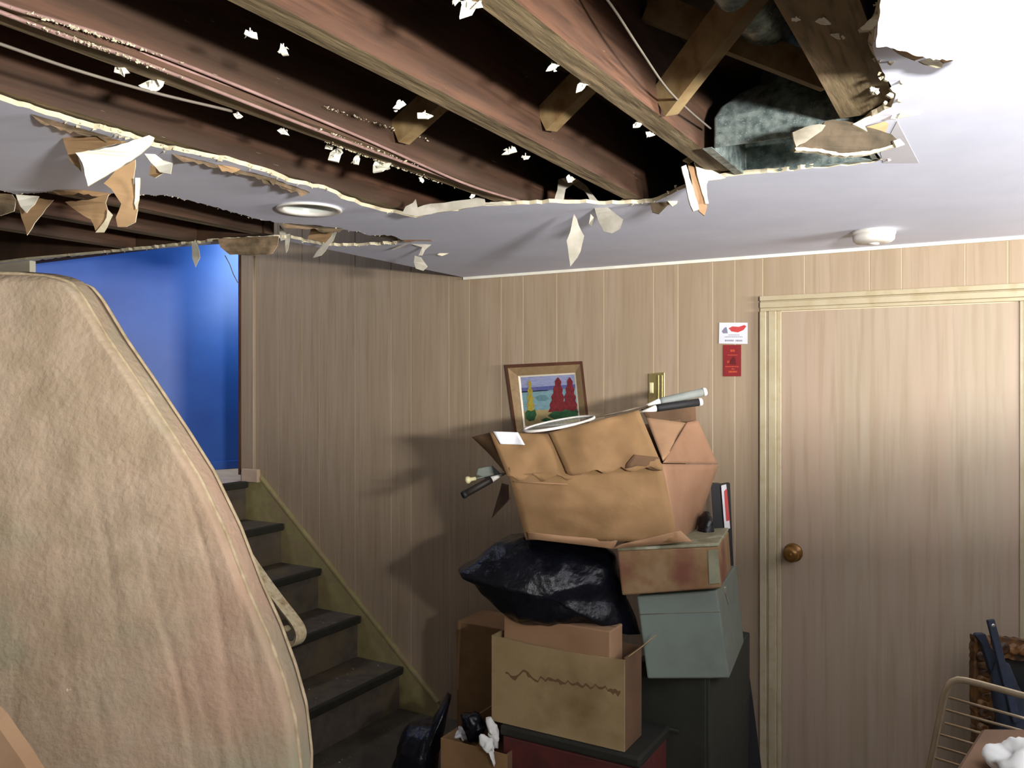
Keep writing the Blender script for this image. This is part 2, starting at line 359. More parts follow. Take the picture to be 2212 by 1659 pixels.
flap([(870, 512), (900, 512), (924, 514), (934, 521), (900, 520), (873, 524)], kz(900, 518), CARDD, curl=.002, th=.001)
flap([(944, 550), (955, 544), (975, 545), (955, 553)], kz(955, 548)-.01, GYPS, curl=.002)
KE = kz(1240, 455)-.06
flap([(1240, 462), (1250, 486), (1262, 510), (1254, 544), (1232, 576), (1228, 548), (1224, 520), (1232, 500)], KE, PAPERG)
flap([(1276, 462), (1283, 470), (1278, 490), (1272, 484)], KE, PAPERG)
flap([(1206, 388), (1222, 382), (1244, 384), (1268, 402), (1290, 432), (1330, 462), (1346, 474), (1340, 494), (1322, 504), (1304, 500), (1292, 476), (1284, 448), (1262, 412), (1238, 398), (1222, 408), (1218, 432), (1196, 438), (1204, 410)], KE, PAPERG, curl=.03)
flap([(1214, 386), (1236, 382), (1252, 392), (1240, 396), (1222, 394)], KE-.03, GYPS)
KF = kz(1500, 390)-.03
flap([(1472, 360), (1482, 356), (1498, 408), (1510, 452), (1498, 456), (1488, 430)], KF-.02, PAPERW, th=.008)
flap([(1486, 352), (1502, 362), (1514, 400), (1528, 446), (1522, 466), (1510, 456), (1496, 404)], KF, CARDP, th=.006)
flap([(1500, 350), (1530, 364), (1568, 384), (1530, 390), (1526, 400), (1531, 440), (1524, 440), (1510, 392)], KF-.015, PAPERW, th=.006)
flap([(1476, 345), (1500, 330), (1520, 306), (1536, 302), (1524, 322), (1506, 342), (1490, 352)], KF+.0, GYPS, th=.012)
flap([(1404, 432), (1440, 420), (1478, 404), (1484, 412), (1462, 430), (1440, 446), (1424, 462), (1410, 458)], kz(1440, 440)-.01, MOULD, th=.008, curl=.005)
flap([(1440, 432), (1470, 418), (1462, 440), (1452, 446)], kz(1440, 440)-.03, GYPS, th=.006, curl=.005)
# mouldy slab under the duct
KG = kz(1830, 262)-.02
flap([(1712, 286), (1740, 274), (1770, 268), (1784, 270), (1776, 282), (1764, 290), (1742, 306), (1720, 318)], KG-.01, PAPERG, th=.006, curl=.005)
flap([(1720, 320), (1744, 304), (1766, 288), (1782, 262), (1800, 258), (1840, 264), (1880, 276), (1926, 290), (1940, 304), (1938, 314), (1900, 322), (1850, 330), (1820, 334), (1780, 326)], KG, mat('dark_mouldy_paper', (84, 72, 56), (58, 50, 36), 26, rough=.95, bump=.5, c3=(112, 92, 72), s3=9, t3=(.52, .62)), th=.012, curl=.005)
flap([(1716, 318), (1760, 320), (1820, 331), (1880, 326), (1936, 312), (1950, 306), (1952, 312), (1930, 318), (1880, 332), (1822, 337), (1760, 327), (1720, 325)], KG-.005, GYPS, th=.014, curl=.003, step=7, j=1.5)
flap([(1930, 304), (1944, 300), (1955, 312), (1936, 318)], KG-.012, PAPERW, th=.006, curl=.003)
flap([(1842, 268), (1880, 250), (1922, 236), (1926, 244), (1890, 262), (1868, 272), (1874, 284)], KG-.01, GYPS, th=.008, curl=.005)
flap([(1872, 274), (1912, 262), (1920, 268), (1912, 290), (1880, 282)], KG+.01, PAPER, th=.004, curl=.003)
flap([(1924, 256), (1932, 240), (1950, 232), (1962, 230), (1944, 240), (1936, 258)], KG-.02, PAPERW, curl=.003)
flap([(1938, 256), (1946, 242), (1970, 236), (2006, 238), (2028, 234), (1984, 248)], kz(1980, 245)-.003, PAPERG, curl=.001, th=.001)
# square patch of newer board round the duct
pt = [(1938, 262), (1985, 352), (1908, 352), (1902, 330)]
plab(MB().slab([at_z(x, y, CZ-.0002) for x, y in pt], (0, 0, -.0004)).build('ceiling_patch', mat('patch_board', (206, 204, 210), (196, 194, 200), 10, rough=.9), ceiling), 'slightly darker square patch beside the duct')
# bright loose panel at the upper right, hanging lower on its left side
def kslope(x, y):
    z = 2.045+(x-1893)/210*.06; d = ray(x, y); return (z-ZC)/d.z
pp = jag([(1904, -200), (1903, 0), (1896, 60), (1893, 102)], 12, 2, False)+jag([(1893, 102), (1930, 104), (1944, 110), (1985, 122), (2030, 130), (2060, 130), (2086, 150)], 7, 3, False)+[(2097, 148), (2106, 40), (2112, -200)]
loose = MB().slab([U(x, y, kslope(x, y)) for x, y in pp], (0, 0, .012), 0, 1, 2).build('loose_ceiling_panel', [PAPERW, GYPS, PAPER], ceiling)
plab(loose, 'bright loose panel sagging at the edge of the hole')
flap([(1930, 106), (1960, 100), (1980, 100), (1992, 112), (2004, 120), (1978, 130), (1956, 122)], kz(1960, 110)-.03, PAPER, curl=.003)
flap([(2024, 124), (2048, 122), (2060, 130), (2040, 136)], kz(2040, 128)-.03, PAPER, curl=.003)
flap([(1985, 132), (2006, 126), (2040, 132), (2034, 146), (2010, 142)], kz(2010, 135)-.03, GYPS, curl=.003)
flap([(1858, 60), (1886, 36), (1908, 0), (1914, 20), (1900, 46), (1880, 64), (1862, 66)], kz(1880, 50)-.03, GYPS, th=.008, curl=.003)
for q in ((1926, 135), (1918, 165), (1936, 190), (1950, 175), (1945, 215), (1895, 200), (1912, 222), (1924, 205)):
    r = R.uniform(5, 11)
    flap([(q[0]+r*math.cos(t)*R.uniform(.5, 1.3), q[1]+r*math.sin(t)*R.uniform(.5, 1.2)) for t in [i*math.pi/4 for i in range(8)]], kz(*q)-.008, R.choice([GYPS, PAPERG, PAPERW]), curl=.004, step=6, th=.005)

def strip(path, w0, w1, matf, dk=-.004, name='torn_paper'):
    up_ = jag(path, 10, 1.2, False)+[path[-1]]; lo_ = [(x+R.uniform(-2, 2), y+R.uniform(w0, w1)) for x, y in up_[1:-1]]
    P = up_+lo_[::-1]
    MB().slab([U(x, y, kz(*up_[min(range(len(up_)), key=lambda q: abs(up_[q][0]-x))])+dk-.0004*max(0, 0)) for x, y in P], FWD*.0012).build(name, matf, ceiling)
strip([(66, 246), (100, 262), (150, 276), (200, 286), (240, 296)], 5, 13, MOULD)
strip([(372, 332), (430, 346), (480, 358), (540, 372), (600, 388)], 5, 16, MOULD)
strip([(560, 378), (600, 390), (650, 408), (670, 416)], 8, 18, MOULD)
strip([(112, 412), (170, 410), (240, 418)], 6, 12, PAPER)
strip([(605, 482), (680, 486), (742, 494)], 7, 14, MOULD)
strip([(470, 356), (500, 360), (520, 366)], 8, 14, PAPER)
def above(pts, matf): flap(pts, kz(pts[0][0], 440)+.02, matf, curl=.0, th=.003, step=14, j=1.5)
above([(868, 462), (876, 446), (892, 438), (898, 430), (902, 448), (930, 440), (960, 438), (1000, 432), (1046, 424), (1050, 444), (960, 457), (900, 468)], PAPERG)
above([(1046, 442), (1060, 436), (1090, 434), (1130, 436), (1200, 432), (1200, 440), (1130, 443)], PAPERG)
above([(1330, 440), (1345, 430), (1380, 434), (1404, 430), (1440, 416), (1470, 404), (1480, 410), (1450, 424), (1410, 440)], MOULD)
above([(1520, 389), (1560, 380), (1600, 378), (1600, 386), (1540, 398), (1524, 400)], MOULD)
# crumbs of gypsum clinging along the broken rim: too small to count
m = MB()
def crumb(m, p, r, mi=0):
    n = 6; vs = [p+Vector((R.gauss(0, 1), R.gauss(0, 1), R.gauss(0, .7))).normalized()*r*R.uniform(.6, 1.3) for _ in range(n)]
    m.add(vs, [(0, 1, 2), (0, 2, 3), (0, 3, 4), (0, 4, 1), (5, 2, 1), (5, 3, 2), (5, 4, 3), (5, 1, 4)], mi)
for a in range(len(H1)):
    p = H1[a]; px = a
    if p.y > .5 and p.x > -1.8 and noise.noise(p*5) > .05:
        for _ in range(2): crumb(m, p+Vector((R.gauss(0, .006), R.gauss(0, .006), R.uniform(-.003, .008))), R.uniform(.002, .006))
for p in H2:
    if p.x > -3: crumb(m, p+Vector((R.gauss(0, .005), R.gauss(0, .005), R.uniform(-.002, .006))), R.uniform(.002, .004))
o = m.build('gypsum_crumbs', GYPS, ceiling); o['kind'] = 'stuff'

# ================================================================== JOISTS
JH = .19
def joist(x0, x1, y0, y1, label, scraps=(), grp=None):
    z = CZ+.0135
    m = MB(); n = 14
    for i in range(n):      # slightly wavy side so the board is not dead straight
        ya, yb = y0+(y1-y0)*i/n, y0+(y1-y0)*(i+1)/n
        wa, wb = .004*math.sin(ya*3+x0*9), .004*math.sin(yb*3+x0*9)
        q = lambda x, w, y, zz: (x+w, y, zz)
        c = [q(x0, wa, ya, z), q(x1, wa, ya, z), q(x1, wa, ya, z+JH), q(x0, wa, ya, z+JH), q(x0, wb, yb, z), q(x1, wb, yb, z), q(x1, wb, yb, z+JH), q(x0, wb, yb, z+JH)]
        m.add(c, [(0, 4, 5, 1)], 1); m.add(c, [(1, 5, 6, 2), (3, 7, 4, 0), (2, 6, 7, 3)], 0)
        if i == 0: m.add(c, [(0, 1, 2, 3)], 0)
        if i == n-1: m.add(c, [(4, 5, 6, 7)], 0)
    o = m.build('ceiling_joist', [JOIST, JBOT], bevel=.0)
    if label: tag(o, label, 'joist', grp)
    for (px, py, r) in scraps:
        p = at_z(px, py, z-.004); s = MB(); rr = r*p.to_2d().length/1800*1.15
        a0 = R.uniform(0, 6.28); pol = []
        for q in range(7):
            a = a0+q*.9; rad = rr*(.95 if q in (0, 3, 4) else .5)*R.uniform(.7, 1.15)
            pol.append(p+RGT*math.cos(a)*rad+UP*math.sin(a)*rad*.8+FWD*R.gauss(0, .15)*rr)
        s.slab(pol, FWD*rr*.3)
        for k in range(3): crumb(s, p+RGT*R.gauss(0, .35)*rr+UP*R.gauss(0, .3)*rr-FWD*.1*rr, rr*R.uniform(.25, .45))
        s.tube([p+Vector((0, 0, .01)), p-Vector((0, 0, .003))], .0012, 5)
        s.build('drywall_scrap', PAPERW, o)
    return o
jA = joist(-.89, -.845, -1.2, 3.3, 'reddish joist in the middle of the big hole, scraps nailed along its edge',
           [(540, 75, 14), (612, 108, 16), (862, 227, 15), (918, 250, 15), (1100, 327, 15), (1135, 340, 9), (1230, 386, 12)])
jB = joist(-1.228, -1.165, -1.2, 3.3, 'joist carrying the bundle of thin cables along its lower edge',
           [(262, 152, 16), (330, 180, 26), (513, 250, 11), (613, 285, 12), (728, 330, 24), (822, 356, 30), (910, 388, 8), (1020, 424, 8), (770, 345, 14)])
jC = joist(-.602, -.552, -1.2, 3.3, 'joist ending at the left corner of the galvanised duct',
           [(1010, 10, 34), (1192, 147, 13), (1254, 187, 16), (1376, 270, 13), (1404, 290, 11), (985, 0, 14)])
jD = joist(-.258, -.158, -1.2, 1.72, 'wide dirty joist crossing above the duct at the right',
           [(1780, 45, 15), (1808, 78, 12), (1888, 192, 14), (1720, 42, 8)])
jE = joist(-1.56, -1.51, -1.2, 3.3, 'shadowed joist along the left rim of the big hole')
joist(-1.88, -1.83, -1.2, 3.3, 'joist above the unbroken strip of ceiling between the two holes')
joist(-2.22, -2.172, -1.2, 2.05, 'joist crossing the smaller torn hole, nearest the round lamp ring')
joist(-2.56, -2.51, -1.2, 2.05, 'brown joist above the middle of the smaller torn hole')
joist(-2.90, -2.85, -1.2, 2.05, 'joist in the dark left end of the smaller torn hole')
struct(MB().box((-4.2, 2.055, CZ+.014), (-2.17, 2.10, CZ+.24)).build('trim_7', SUB))
# subfloor boards above
sub = struct(MB().box((XL, YB, CZ+.225), (XR, 2.1, CZ+.24)).box((-2.165, 2.1, CZ+.225), (XR, D, CZ+.24)).build('ceiling_subfloor', SUB, loc=(0, 0, CZ+.2)))
y = 0.2
while y < 2.35:
    x0 = -3.3 if y < 2 else -2.1
    MB().box((x0, y, CZ+.206), (.15, y+.132, CZ+.2245)).build('plank', SUB, sub, bevel=.002); y += .138
# cross bridging
def bridging(a, b, m, label, w=.038, h=.019+.02):
    o = MB().rod4(a, b, w, h, (0, 1, 0)).build('bridging_strut', m); tag(o, label, 'strut', None); return o
bridging((-.545, 1.53, 2.165), (-.262, 1.30, 2.305), JPALE, 'pale diagonal strut running up to the wide joist beside the duct', .06, .032)
bridging((-.548, 1.44, 2.315), (-.262, 1.62, 2.19), JPALE, 'orange-brown strut crossing behind the pale diagonal strut', .05, .03)
bridging((-.838, 1.60, 2.195), (-.606, 1.52, 2.31), JPALE, 'short strut between the middle joist and the one ending at the duct', .055, .035)
bridging((-1.158, 1.50, 2.19), (-.895, 1.46, 2.31), JPALE, 'plaster-flecked strut between the cable joist and the middle joist', .055, .035)
# dark blue wrapping up in the bay
tag(MB().blob([(1580, 10), (1640, 0), (1700, 20), (1700, 90), (1650, 110), (1600, 70)], 1.62, .03, .006, 12, 10, 26).build('blue_wrapping', mat('dark_blue_sheet', (40, 62, 96), (30, 46, 74), 8, rough=.6)), 'dark blue sheet tucked up beside the wide joist', 'sheet')

# duct boot
z0 = CZ+.004
def rr(x0, x1, y0, y1, z, r, n=6):
    P = []
    for cx_, cy_, a0 in ((x1-r, y1-r, 0), (x0+r, y1-r, 90), (x0+r, y0+r, 180), (x1-r, y0+r, 270)):
        for i in range(n+1):
            a = math.radians(a0+90*i/n); P.append(Vector((cx_+r*math.cos(a), cy_+r*math.sin(a), z)))
    return P
duct = thing('galvanised_duct', (-.38, 1.9, z0), 'speckled galvanised duct boot open at ceiling level beside the wide joist', 'duct')
rings = [rr(-.520, -.236, 1.765, 2.03, z0, .006), rr(-.520, -.236, 1.765, 2.03, z0+.065, .008), rr(-.512, -.244, 1.772, 2.02, z0+.09, .02), rr(-.49, -.266, 1.79, 2.0, z0+.12, .05), rr(-.45, -.30, 1.815, 1.97, z0+.148, .07), rr(-.44, -.31, 1.82, 1.96, z0+.19, .064)]
n = len(rings[0]); m = MB()
for i in range(len(rings)-1): m.add(rings[i]+rings[i+1], [(k, (k+1) % n, n+(k+1) % n, n+k) for k in range(n)], 0, i > 0)
o = m.build('boot', ZINC, duct); md = o.modifiers.new('s', 'SOLIDIFY'); md.thickness = .0012
fl = MB()
for a, b in (((-.540, 2.03, z0-.002), (-.22, 2.048, z0)), ((-.540, 1.755, z0-.002), (-.520, 2.04, z0)), ((-.236, 1.9, z0-.002), (-.225, 2.04, z0))): fl.box(a, b)
fl.build('flange', ZINC, duct)
MB().tube([(-.375, 1.9, z0+.185), (-.372, 1.86, z0+.2), (-.36, 1.6, z0+.155), (-.36, 1.2, z0+.155)], .048, 18).build('pipe', ZINC, duct)

# cables
def cable(pts, r, mt, label, nm='cable'):
    P = [Vector(p) for p in pts]; out = []
    for i in range(len(P)-1):
        p0, p1, p2, p3 = P[max(i-1, 0)], P[i], P[i+1], P[min(i+2, len(P)-1)]
        for k in range(10):
            t = k/10; out.append(.5*((2*p1)+(-p0+p2)*t+(2*p0-5*p1+4*p2-p3)*t*t+(-p0+3*p1-3*p2+p3)*t**3))
    out.append(P[-1]); o = MB().tube(out, r, 6).build(nm, mt); tag(o, label, 'cable'); return o
zc = CZ+.008
cable([at_x(-120, -60, -1.150), at_x(0, 8, -1.155), at_x(317, 108, -1.158), at_x(750, 284, -1.158), at_x(1000, 395, -1.158), at_x(1130, 436, -1.158)], .0034, CABLE, 'pinkish cable along the upper edge of the cable bundle')
cable([(-1.160, .3, zc)]+[at_z(x, y, zc) for x, y in ((0, 26), (194, 97), (317, 138), (750, 306), (1060, 418))], .0036, CABLE, 'pinkish cable hugging the lower edge of the joist, crusted with plaster')
cable([(-1.156, .3, zc+.016)]+[at_z(x, y-9, zc+.016) for x, y in ((0, 22), (317, 128), (750, 300), (1060, 424))], .003, CABLE, 'thin cable between the two plaster-crusted cables')
cable([at_z(x, y, CZ-.004) for x, y in ((-120, 55), (0, 95), (160, 150), (325, 198), (467, 232))]+[at_z(500, 240, CZ+.012)], .0028, CABLEG, 'grey cable sagging below the joist at the upper left')
cable([at_x(1290, -30, -.50), at_x(1330, 25, -.49), at_x(1385, 110, -.49), at_x(1440, 190, -.50), at_x(1490, 240, -.515), at_x(1535, 278, -.525)], .0022, CABLEG, 'thin wire curving down beside the pale diagonal strut', 'wire')
m = MB()
for _ in range(300):        # plaster dust caught on the cables
    t = R.choice([R.uniform(60, 330), R.gauss(210, 70), R.uniform(700, 930)])
    if R.random() < .5: p = at_x(t, 8+t*.317+R.uniform(-2, 3), -1.152)
    else: p = at_z(t, 27+t*.352+R.gauss(0, 2), zc-.003); p.x = min(max(p.x, -1.224), -1.158)
    crumb(m, p, R.uniform(.0012, .0034))
for _ in range(150):
    t = R.uniform(690, 930); p = at_z(t, 322+(t-700)*.36+R.gauss(-6, 6), zc+.003); p.x = min(max(p.x, -1.226), -1.168); crumb(m, p, R.uniform(.0012, .003))
o = m.build('plaster_dust', GYPS, jB); o['kind'] = 'stuff'

# recessed lamp
can = thing('recessed_lamp', (canc.x, canc.y, CZ), 'round recessed ceiling lamp with a white ring between the two holes', 'lamp')
MB().lathe(canc, (0, 0, 1), [(.001, .074), (-.001, .092), (-.005, .094), (-.007, .088), (-.006, .076), (-.001, .071), (.004, .072)], 40).build('trim_ring', WHITE, can)
MB().lathe(canc, (0, 0, 1), [(.0, .0725), (.03, .068), (.06, .066), (.11, .058), (.125, .04), (.13, .0)], 32).build('housing', mat('lamp_baffle', (206, 212, 206), rough=.4), can)
MB().lathe(canc+Vector((0, 0, .075)), (0, 0, 1), [(-.012, .0), (-.01, .02), (.0, .034), (.02, .038), (.05, .03)], 24).build('bulb', WHITE, can)
# smoke detector
sc = at_z(1887, 512, CZ-.02)
sd = thing('smoke_detector', (sc.x, sc.y, CZ), 'round white smoke detector on the ceiling above the door', 'smoke detector')
s0 = Vector((sc.x, sc.y, CZ))
MB().lathe(s0, (0, 0, -1), [(0, .0), (0, .068), (.012, .068), (.014, .064)], 40).build('base_plate', WHITE, sd)
MB().lathe(s0, (0, 0, -1), [(.012, .0), (.013, .066), (.030, .064), (.038, .056), (.041, .03), (.041, 0)], 40).build('cover', WHITE, sd)
MB().lathe(s0, (0, 0, -1), [(.040, .018), (.045, .017), (.046, .0)], 20).build('test_button', WHITE, sd)

# ================================================================== STAIRS
st = thing('staircase', (-2.5, 2.85, 0), 'painted wooden stairs climbing left along the panelled wall', 'staircase')
NX = [-2.535, -2.805, -3.075, -3.345, -3.62]; RS = .2135; Y0, Y1 = 2.36, 3.318
for i, x in enumerate(NX):
    z = RS*(i+1)
    if i < 4:
        t = MB().box((NX[i+1]-.03, Y0, z-.028), (x, Y1, z)).build('tread', STEP, st, bevel=.004)
    else: t = MB().box((x-.06, Y0, z-.028), (x, Y1, z)).build('tread', STEP, st, bevel=.004)
    MB().box((x-.022, Y0, z-.034), (x+.006, Y1-.012, z+.004)).build('nosing', NOSE, t, bevel=.006)
    MB().box((x-.042, Y0, z-RS), (x-.03, Y1, z-.03)).build('riser', STEP, st)
prof = [(-3.69, 1.115), (-3.575, 1.115), (-3.545, 1.095), (-2.335, .055), (-2.31, 0), (-3.69, 0)]
MB().slab([(x, D-.002, z) for x, z in prof], (0, -.019, 0)).build('skirt_board', SKIRT, st)
capm = MB().rod4((-3.56, D-.014, 1.112), (-2.335, D-.014, .070), .026, .016); capm.rod4((-3.68, D-.014, 1.122), (-3.555, D-.014, 1.122), .026, .02)
capm.build('cap_moulding', SKIRT, st, bevel=.003)
MB().box((-3.66, D-.045, 1.068), (-3.535, D-.021, 1.14)).build('plinth_block', LAND, st, bevel=.003)
MB().slab([(x, Y0, z) for x, z in [(-3.69, 1.02), (-3.6, 1.02), (-2.42, .08), (-2.42, 0), (-3.69, 0)]], (0, -.03, 0)).build('stringer', STEP, st)
LZ = RS*5
struct(MB().box((-5.6, 1.97, LZ-.1), (-3.66, 5.1, LZ)).build('floor_landing', LAND))
struct(MB().box((-3.68, 1.97, 0), (-3.665, 2.36, LZ-.1)).build('wall_landing_front', CREAM))
# blue wall at the head of the stairs
P0 = Vector((-4.22, 3.82, 0)); dr = Vector((.402, .916, 0)).normalized(); nr = Vector((dr.y, -dr.x, 0))
a, b = P0+dr*.9, P0-dr*2.3
bl = struct(MB().hexa([b+UP*LZ, a+UP*LZ, a+UP*3.6, b+UP*3.6]+[q-nr*.06 for q in (b+UP*LZ, a+UP*LZ, a+UP*3.6, b+UP*3.6)]).build('wall_blue', BLUE))
struct(MB().hexa([b+UP*LZ+nr*.012, a+UP*LZ+nr*.012, a+UP*(LZ+.055)+nr*.012, b+UP*(LZ+.055)+nr*.012]+[q for q in (b+UP*LZ, a+UP*LZ, a+UP*(LZ+.055), b+UP*(LZ+.055))]).build('baseboard_blue', BLUE, bevel=.004))
struct(MB().box((-5.7, 1.975, LZ), (-3.43, 2.0, CZ)).build('wall_stairwell', CREAM))
struct(MB().box((-5.7, 5.0, LZ), (-3.6, 5.1, 3.6)).build('wall_upstairs_far', CREAM))
struct(MB().box((-3.70, D+.1, LZ), (-3.6, 5.0, 3.6)).build('wall_upstairs_side', CREAM))
struct(MB().box((-5.7, 1.9, LZ), (-5.6, 5.1, 3.6)).build('wall_upstairs_left', CREAM))
struct(MB().box((-5.7, 1.9, 3.6), (-2.1, 5.1, 3.7)).build('ceiling_upstairs', PAINT))
struct(MB().box((-2.17, 2.1, CZ+.24), (-2.1, D, 3.6)).build('wall_stairwell_right', CREAM))
struct(MB().box((-5.7, 2.0, CZ+.24), (-2.1, 2.1, 3.6)).build('wall_stairwell_near', CREAM))
# handrail: long flat rail that curls under at its lower end
YR = 2.22
rp = [(420, 1010), (517, 1178), (566, 1252), (606, 1306), (628, 1334), (643, 1356), (647, 1372), (641, 1386), (627, 1392), (612, 1388), (604, 1376), (606, 1362), (616, 1356), (624, 1364)]
P = [at_y(x, y, YR) for x, y in rp]; out = []
for i in range(len(P)-1):
    p0, p1, p2, p3 = P[max(i-1, 0)], P[i], P[i+1], P[min(i+2, len(P)-1)]
    for k in range(5):
        t = k/5; out.append(.5*((2*p1)+(-p0+p2)*t+(2*p0-5*p1+4*p2-p3)*t*t+(-p0+3*p1-3*p2+p3)*t**3))
rail = thing('handrail', (-2.2, YR, 0), 'pale wooden handrail curling under at the foot of the stairs', 'handrail')
m = MB(); n = len(out); vs = []
for i, p in enumerate(out):
    t = (out[min(i+1, n-1)]-out[max(i-1, 0)]).normalized(); nn = Vector((0, 1, 0)).cross(t).normalized()
    f_ = 1 if i < n*.6 else 1-.5*(i-n*.6)/(n*.4); hw = .027*f_; hh = .010*f_
    vs += [p+Vector((0, -hw, 0))-nn*hh, p+Vector((0, -hw*.5, 0))+nn*hh, p+Vector((0, hw*.5, 0))+nn*hh, p+Vector((0, hw, 0))-nn*hh]
fs = []
for i in range(n-1):
    for k in range(4): fs.append((i*4+k, i*4+(k+1) % 4, i*4+4+(k+1) % 4, i*4+4+k))
m.add(vs, fs+[(0, 1, 2, 3), tuple(n*4-4+i for i in range(4))], 0); m.build('rail', RAILM, rail, bevel=.002)
pb = at_y(603, 1376, YR)
MB().tube([(pb.x, YR, 0), (pb.x, YR, pb.z-.05)], .018, 12).build('post', SKIRT, rail)
MB().tube([(pb.x, YR, pb.z-.06), (pb.x+.004, YR, pb.z-.01), (pb.x-.02, YR, pb.z+.03), (pb.x-.05, YR, pb.z+.1)], .009, 10).build('bracket', RAILM, rail)
tp = at_y(440, 1045, YR); MB().tube([(tp.x, YR, 0), (tp.x, YR, tp.z-.01)], .018, 12).build('post', SKIRT, rail)
# grit on the lower steps and floor
m = MB()
for _ in range(170):
    i = R.choice([0, 0, 1, -1, -1, -1]); yy = R.uniform(2.4, 3.28)
    if i >= 0: p = Vector((NX[i]-R.uniform(.01, .22), yy, RS*(i+1)+.002))
    else: p = Vector((R.uniform(-2.5, -1.9), yy, .002))
    crumb(m, p, R.uniform(.002, .006))
o = tag(m.build('plaster_debris', PAPERG), 'scattered plaster grit on the lower steps and floor', 'debris'); o['kind'] = 'stuff'

# ================================================================== MATTRESS
EP = [(590, -60), (592, 40), (597, 100), (603, 130), (613, 157), (640, 180), (730, 234), (817, 294), (938, 374), (1031, 432), (1152, 490), (1279, 538), (1372, 580), (1466, 614), (1553, 638), (1659, 650), (1900, 644), (2190, 630)]
def edge(y):
    for (y0, x0), (y1, x1) in zip(EP[:-1], EP[1:]):
        if y <= y1: t = (y-y0)/(y1-y0); return x0+(x1-x0)*t
    return EP[-1][1]
def mdep(x, y): return 2.02+.26*(2190-y)/1600
ys = [590, 591, 592, 594, 597, 600, 604, 609, 615, 624, 636]+[650+i*13 for i in range(119)]
nu = 110
def fold(x, y):
    s = 0
    tt = max(0, min(1, (y-700)/900))
    for (xa, xb, w, a) in ((240, 420, 10, 1.1), (300, 470, 7, .8), (350, 560, 9, 1), (180, 290, 14, .8), (120, 150, 12, .6), (60, 30, 16, .7), (380, 520, 8, .9), (230, 330, 9, .8), (310, 500, 16, -.6), (400, 610, 10, .8), (130, 230, 16, .6), (270, 400, 14, -.7), (330, 545, 8, .7)):
        xf = xa+(xb-xa)*((y-850)/800)+6*math.sin(y*.013+xa)
        s += a*1.5*math.exp(-abs((x-xf)/(w*.55))**1.3)*min(1, max(0, (y-780-xa*.3+60*math.sin(xa))/260))*(.55+.45*math.sin(y*.006+xb))
    n1 = noise.fractal(Vector((x*.005, y*.0035, 1.3)), .9, 2.1, 6)
    return s*.0034-n1*.007
m = MB(); front = []
xl = -420
for y in ys:
    row = []; xe = edge(y)
    for i in range(nu+1):
        x = xl+(xe-xl)*(1-(1-i/nu)**1.25)
        e = min((xe-x), max(0, (y-590))*1.2)
        rd = .032*max(0, 1-e/26)**2
        row.append(U(x, y, mdep(x, y)+rd+fold(x, y)))
    front.append(row)
ny = len(ys); T = FWD*.105
V = [p for r in front for p in r]; back = [p+T for p in V]
idx = lambda i, j: i*(nu+1)+j
fs = [(idx(i, j), idx(i+1, j), idx(i+1, j+1), idx(i, j+1)) for i in range(ny-1) for j in range(nu)]
m.add(V+back, fs+[tuple(k+len(V) for k in f[::-1]) for f in fs], 0, True)
NB = len(V); per = [idx(0, j) for j in range(nu+1)]+[idx(i, nu) for i in range(1, ny)]+[idx(ny-1, j) for j in range(nu-1, -1, -1)]+[idx(i, 0) for i in range(ny-2, 0, -1)]
mid = [V[k]+T*.5+((V[k]-V[idx(ny//2, nu//2)]).normalized()*.014) for k in per]
L_ = len(per); m.add([V[k] for k in per]+mid+[back[k] for k in per], [(i, (i+1) % L_, L_+(i+1) % L_, L_+i) for i in range(L_)]+[(L_+i, L_+(i+1) % L_, 2*L_+(i+1) % L_, 2*L_+i) for i in range(L_)], 0, True)
mat_t = thing('mattress', (-1.6, 1.5, 0), 'dirty stained tan mattress standing on end in front of the stairs', 'mattress')
m.build('cover', TICK, mat_t)
edg = [idx(0, j) for j in range(nu+1)]+[idx(i, nu) for i in range(1, ny-1)]
MB().tube([V[k]-FWD*.004 for k in edg], .006, 6).build('piping', PIPE, mat_t)
MB().tube([back[k]+T*.0 for k in edg], .007, 6).build('piping', PIPE, mat_t)
# lower left corner: another piped seam with a pinkish side beyond
cs = [(-60, 1490), (-10, 1545), (22, 1590), (50, 1625), (80, 1662), (130, 1740)]
MB().tube([U(x, y, mdep(x, y)-.035) for x, y in cs], .008, 8).build('piping', PIPE, mat_t)
pl = [(-200, 1560), (-60, 1510), (-10, 1562), (20, 1605), (45, 1640), (110, 1745), (60, 1900), (-200, 1900)]
tag(MB().slab([U(x, y, 1.93) for x, y in pl], FWD*.05).build('folded_cloth', PINK), 'pinkish cloth bundle at the foot of the mattress, in the photo corner', 'cloth')

# ================================================================== THINGS ON THE WALL
Yw = D-.001
def wq(px, py, off=0): return at_y(px, py, Yw-off)
def wpoly(m, pts, off, mi, th=.0006): m.slab([wq(x, y, off) for x, y in pts], (0, -th, 0), mi)
# picture, hung askew
pic = thing('framed_picture', tuple(wq(1180, 940)), 'small framed flower and lake painting hanging askew above the cartons', 'picture')
O = [(1091, 788), (1258, 780), (1274, 924), (1112, 940)]; O2 = [(1097, 795), (1253, 787), (1268, 922), (1117, 936)]
I = [(1119, 812), (1243, 805), (1254, 916), (1131, 925)]; J = [(1124, 815), (1240, 809), (1250, 913), (1135, 921)]
def ring(m, A, B, offA, offB, mi=0, back=0):
    a = [wq(x, y, offA) for x, y in A]; b = [wq(x, y, offB) for x, y in B]
    m.add(a+b, [(i, (i+1) % 4, 4+(i+1) % 4, 4+i) for i in range(4)], mi)
m = MB(); c0 = [wq(x, y, .002) for x, y in O]; c1 = [wq(x, y, .026) for x, y in O]
m.add(c0+c1, [(i, (i+1) % 4, 4+(i+1) % 4, 4+i) for i in range(4)]); ring(m, O, O2, .026, .026); m.build('outer_frame', FRAMED, pic)
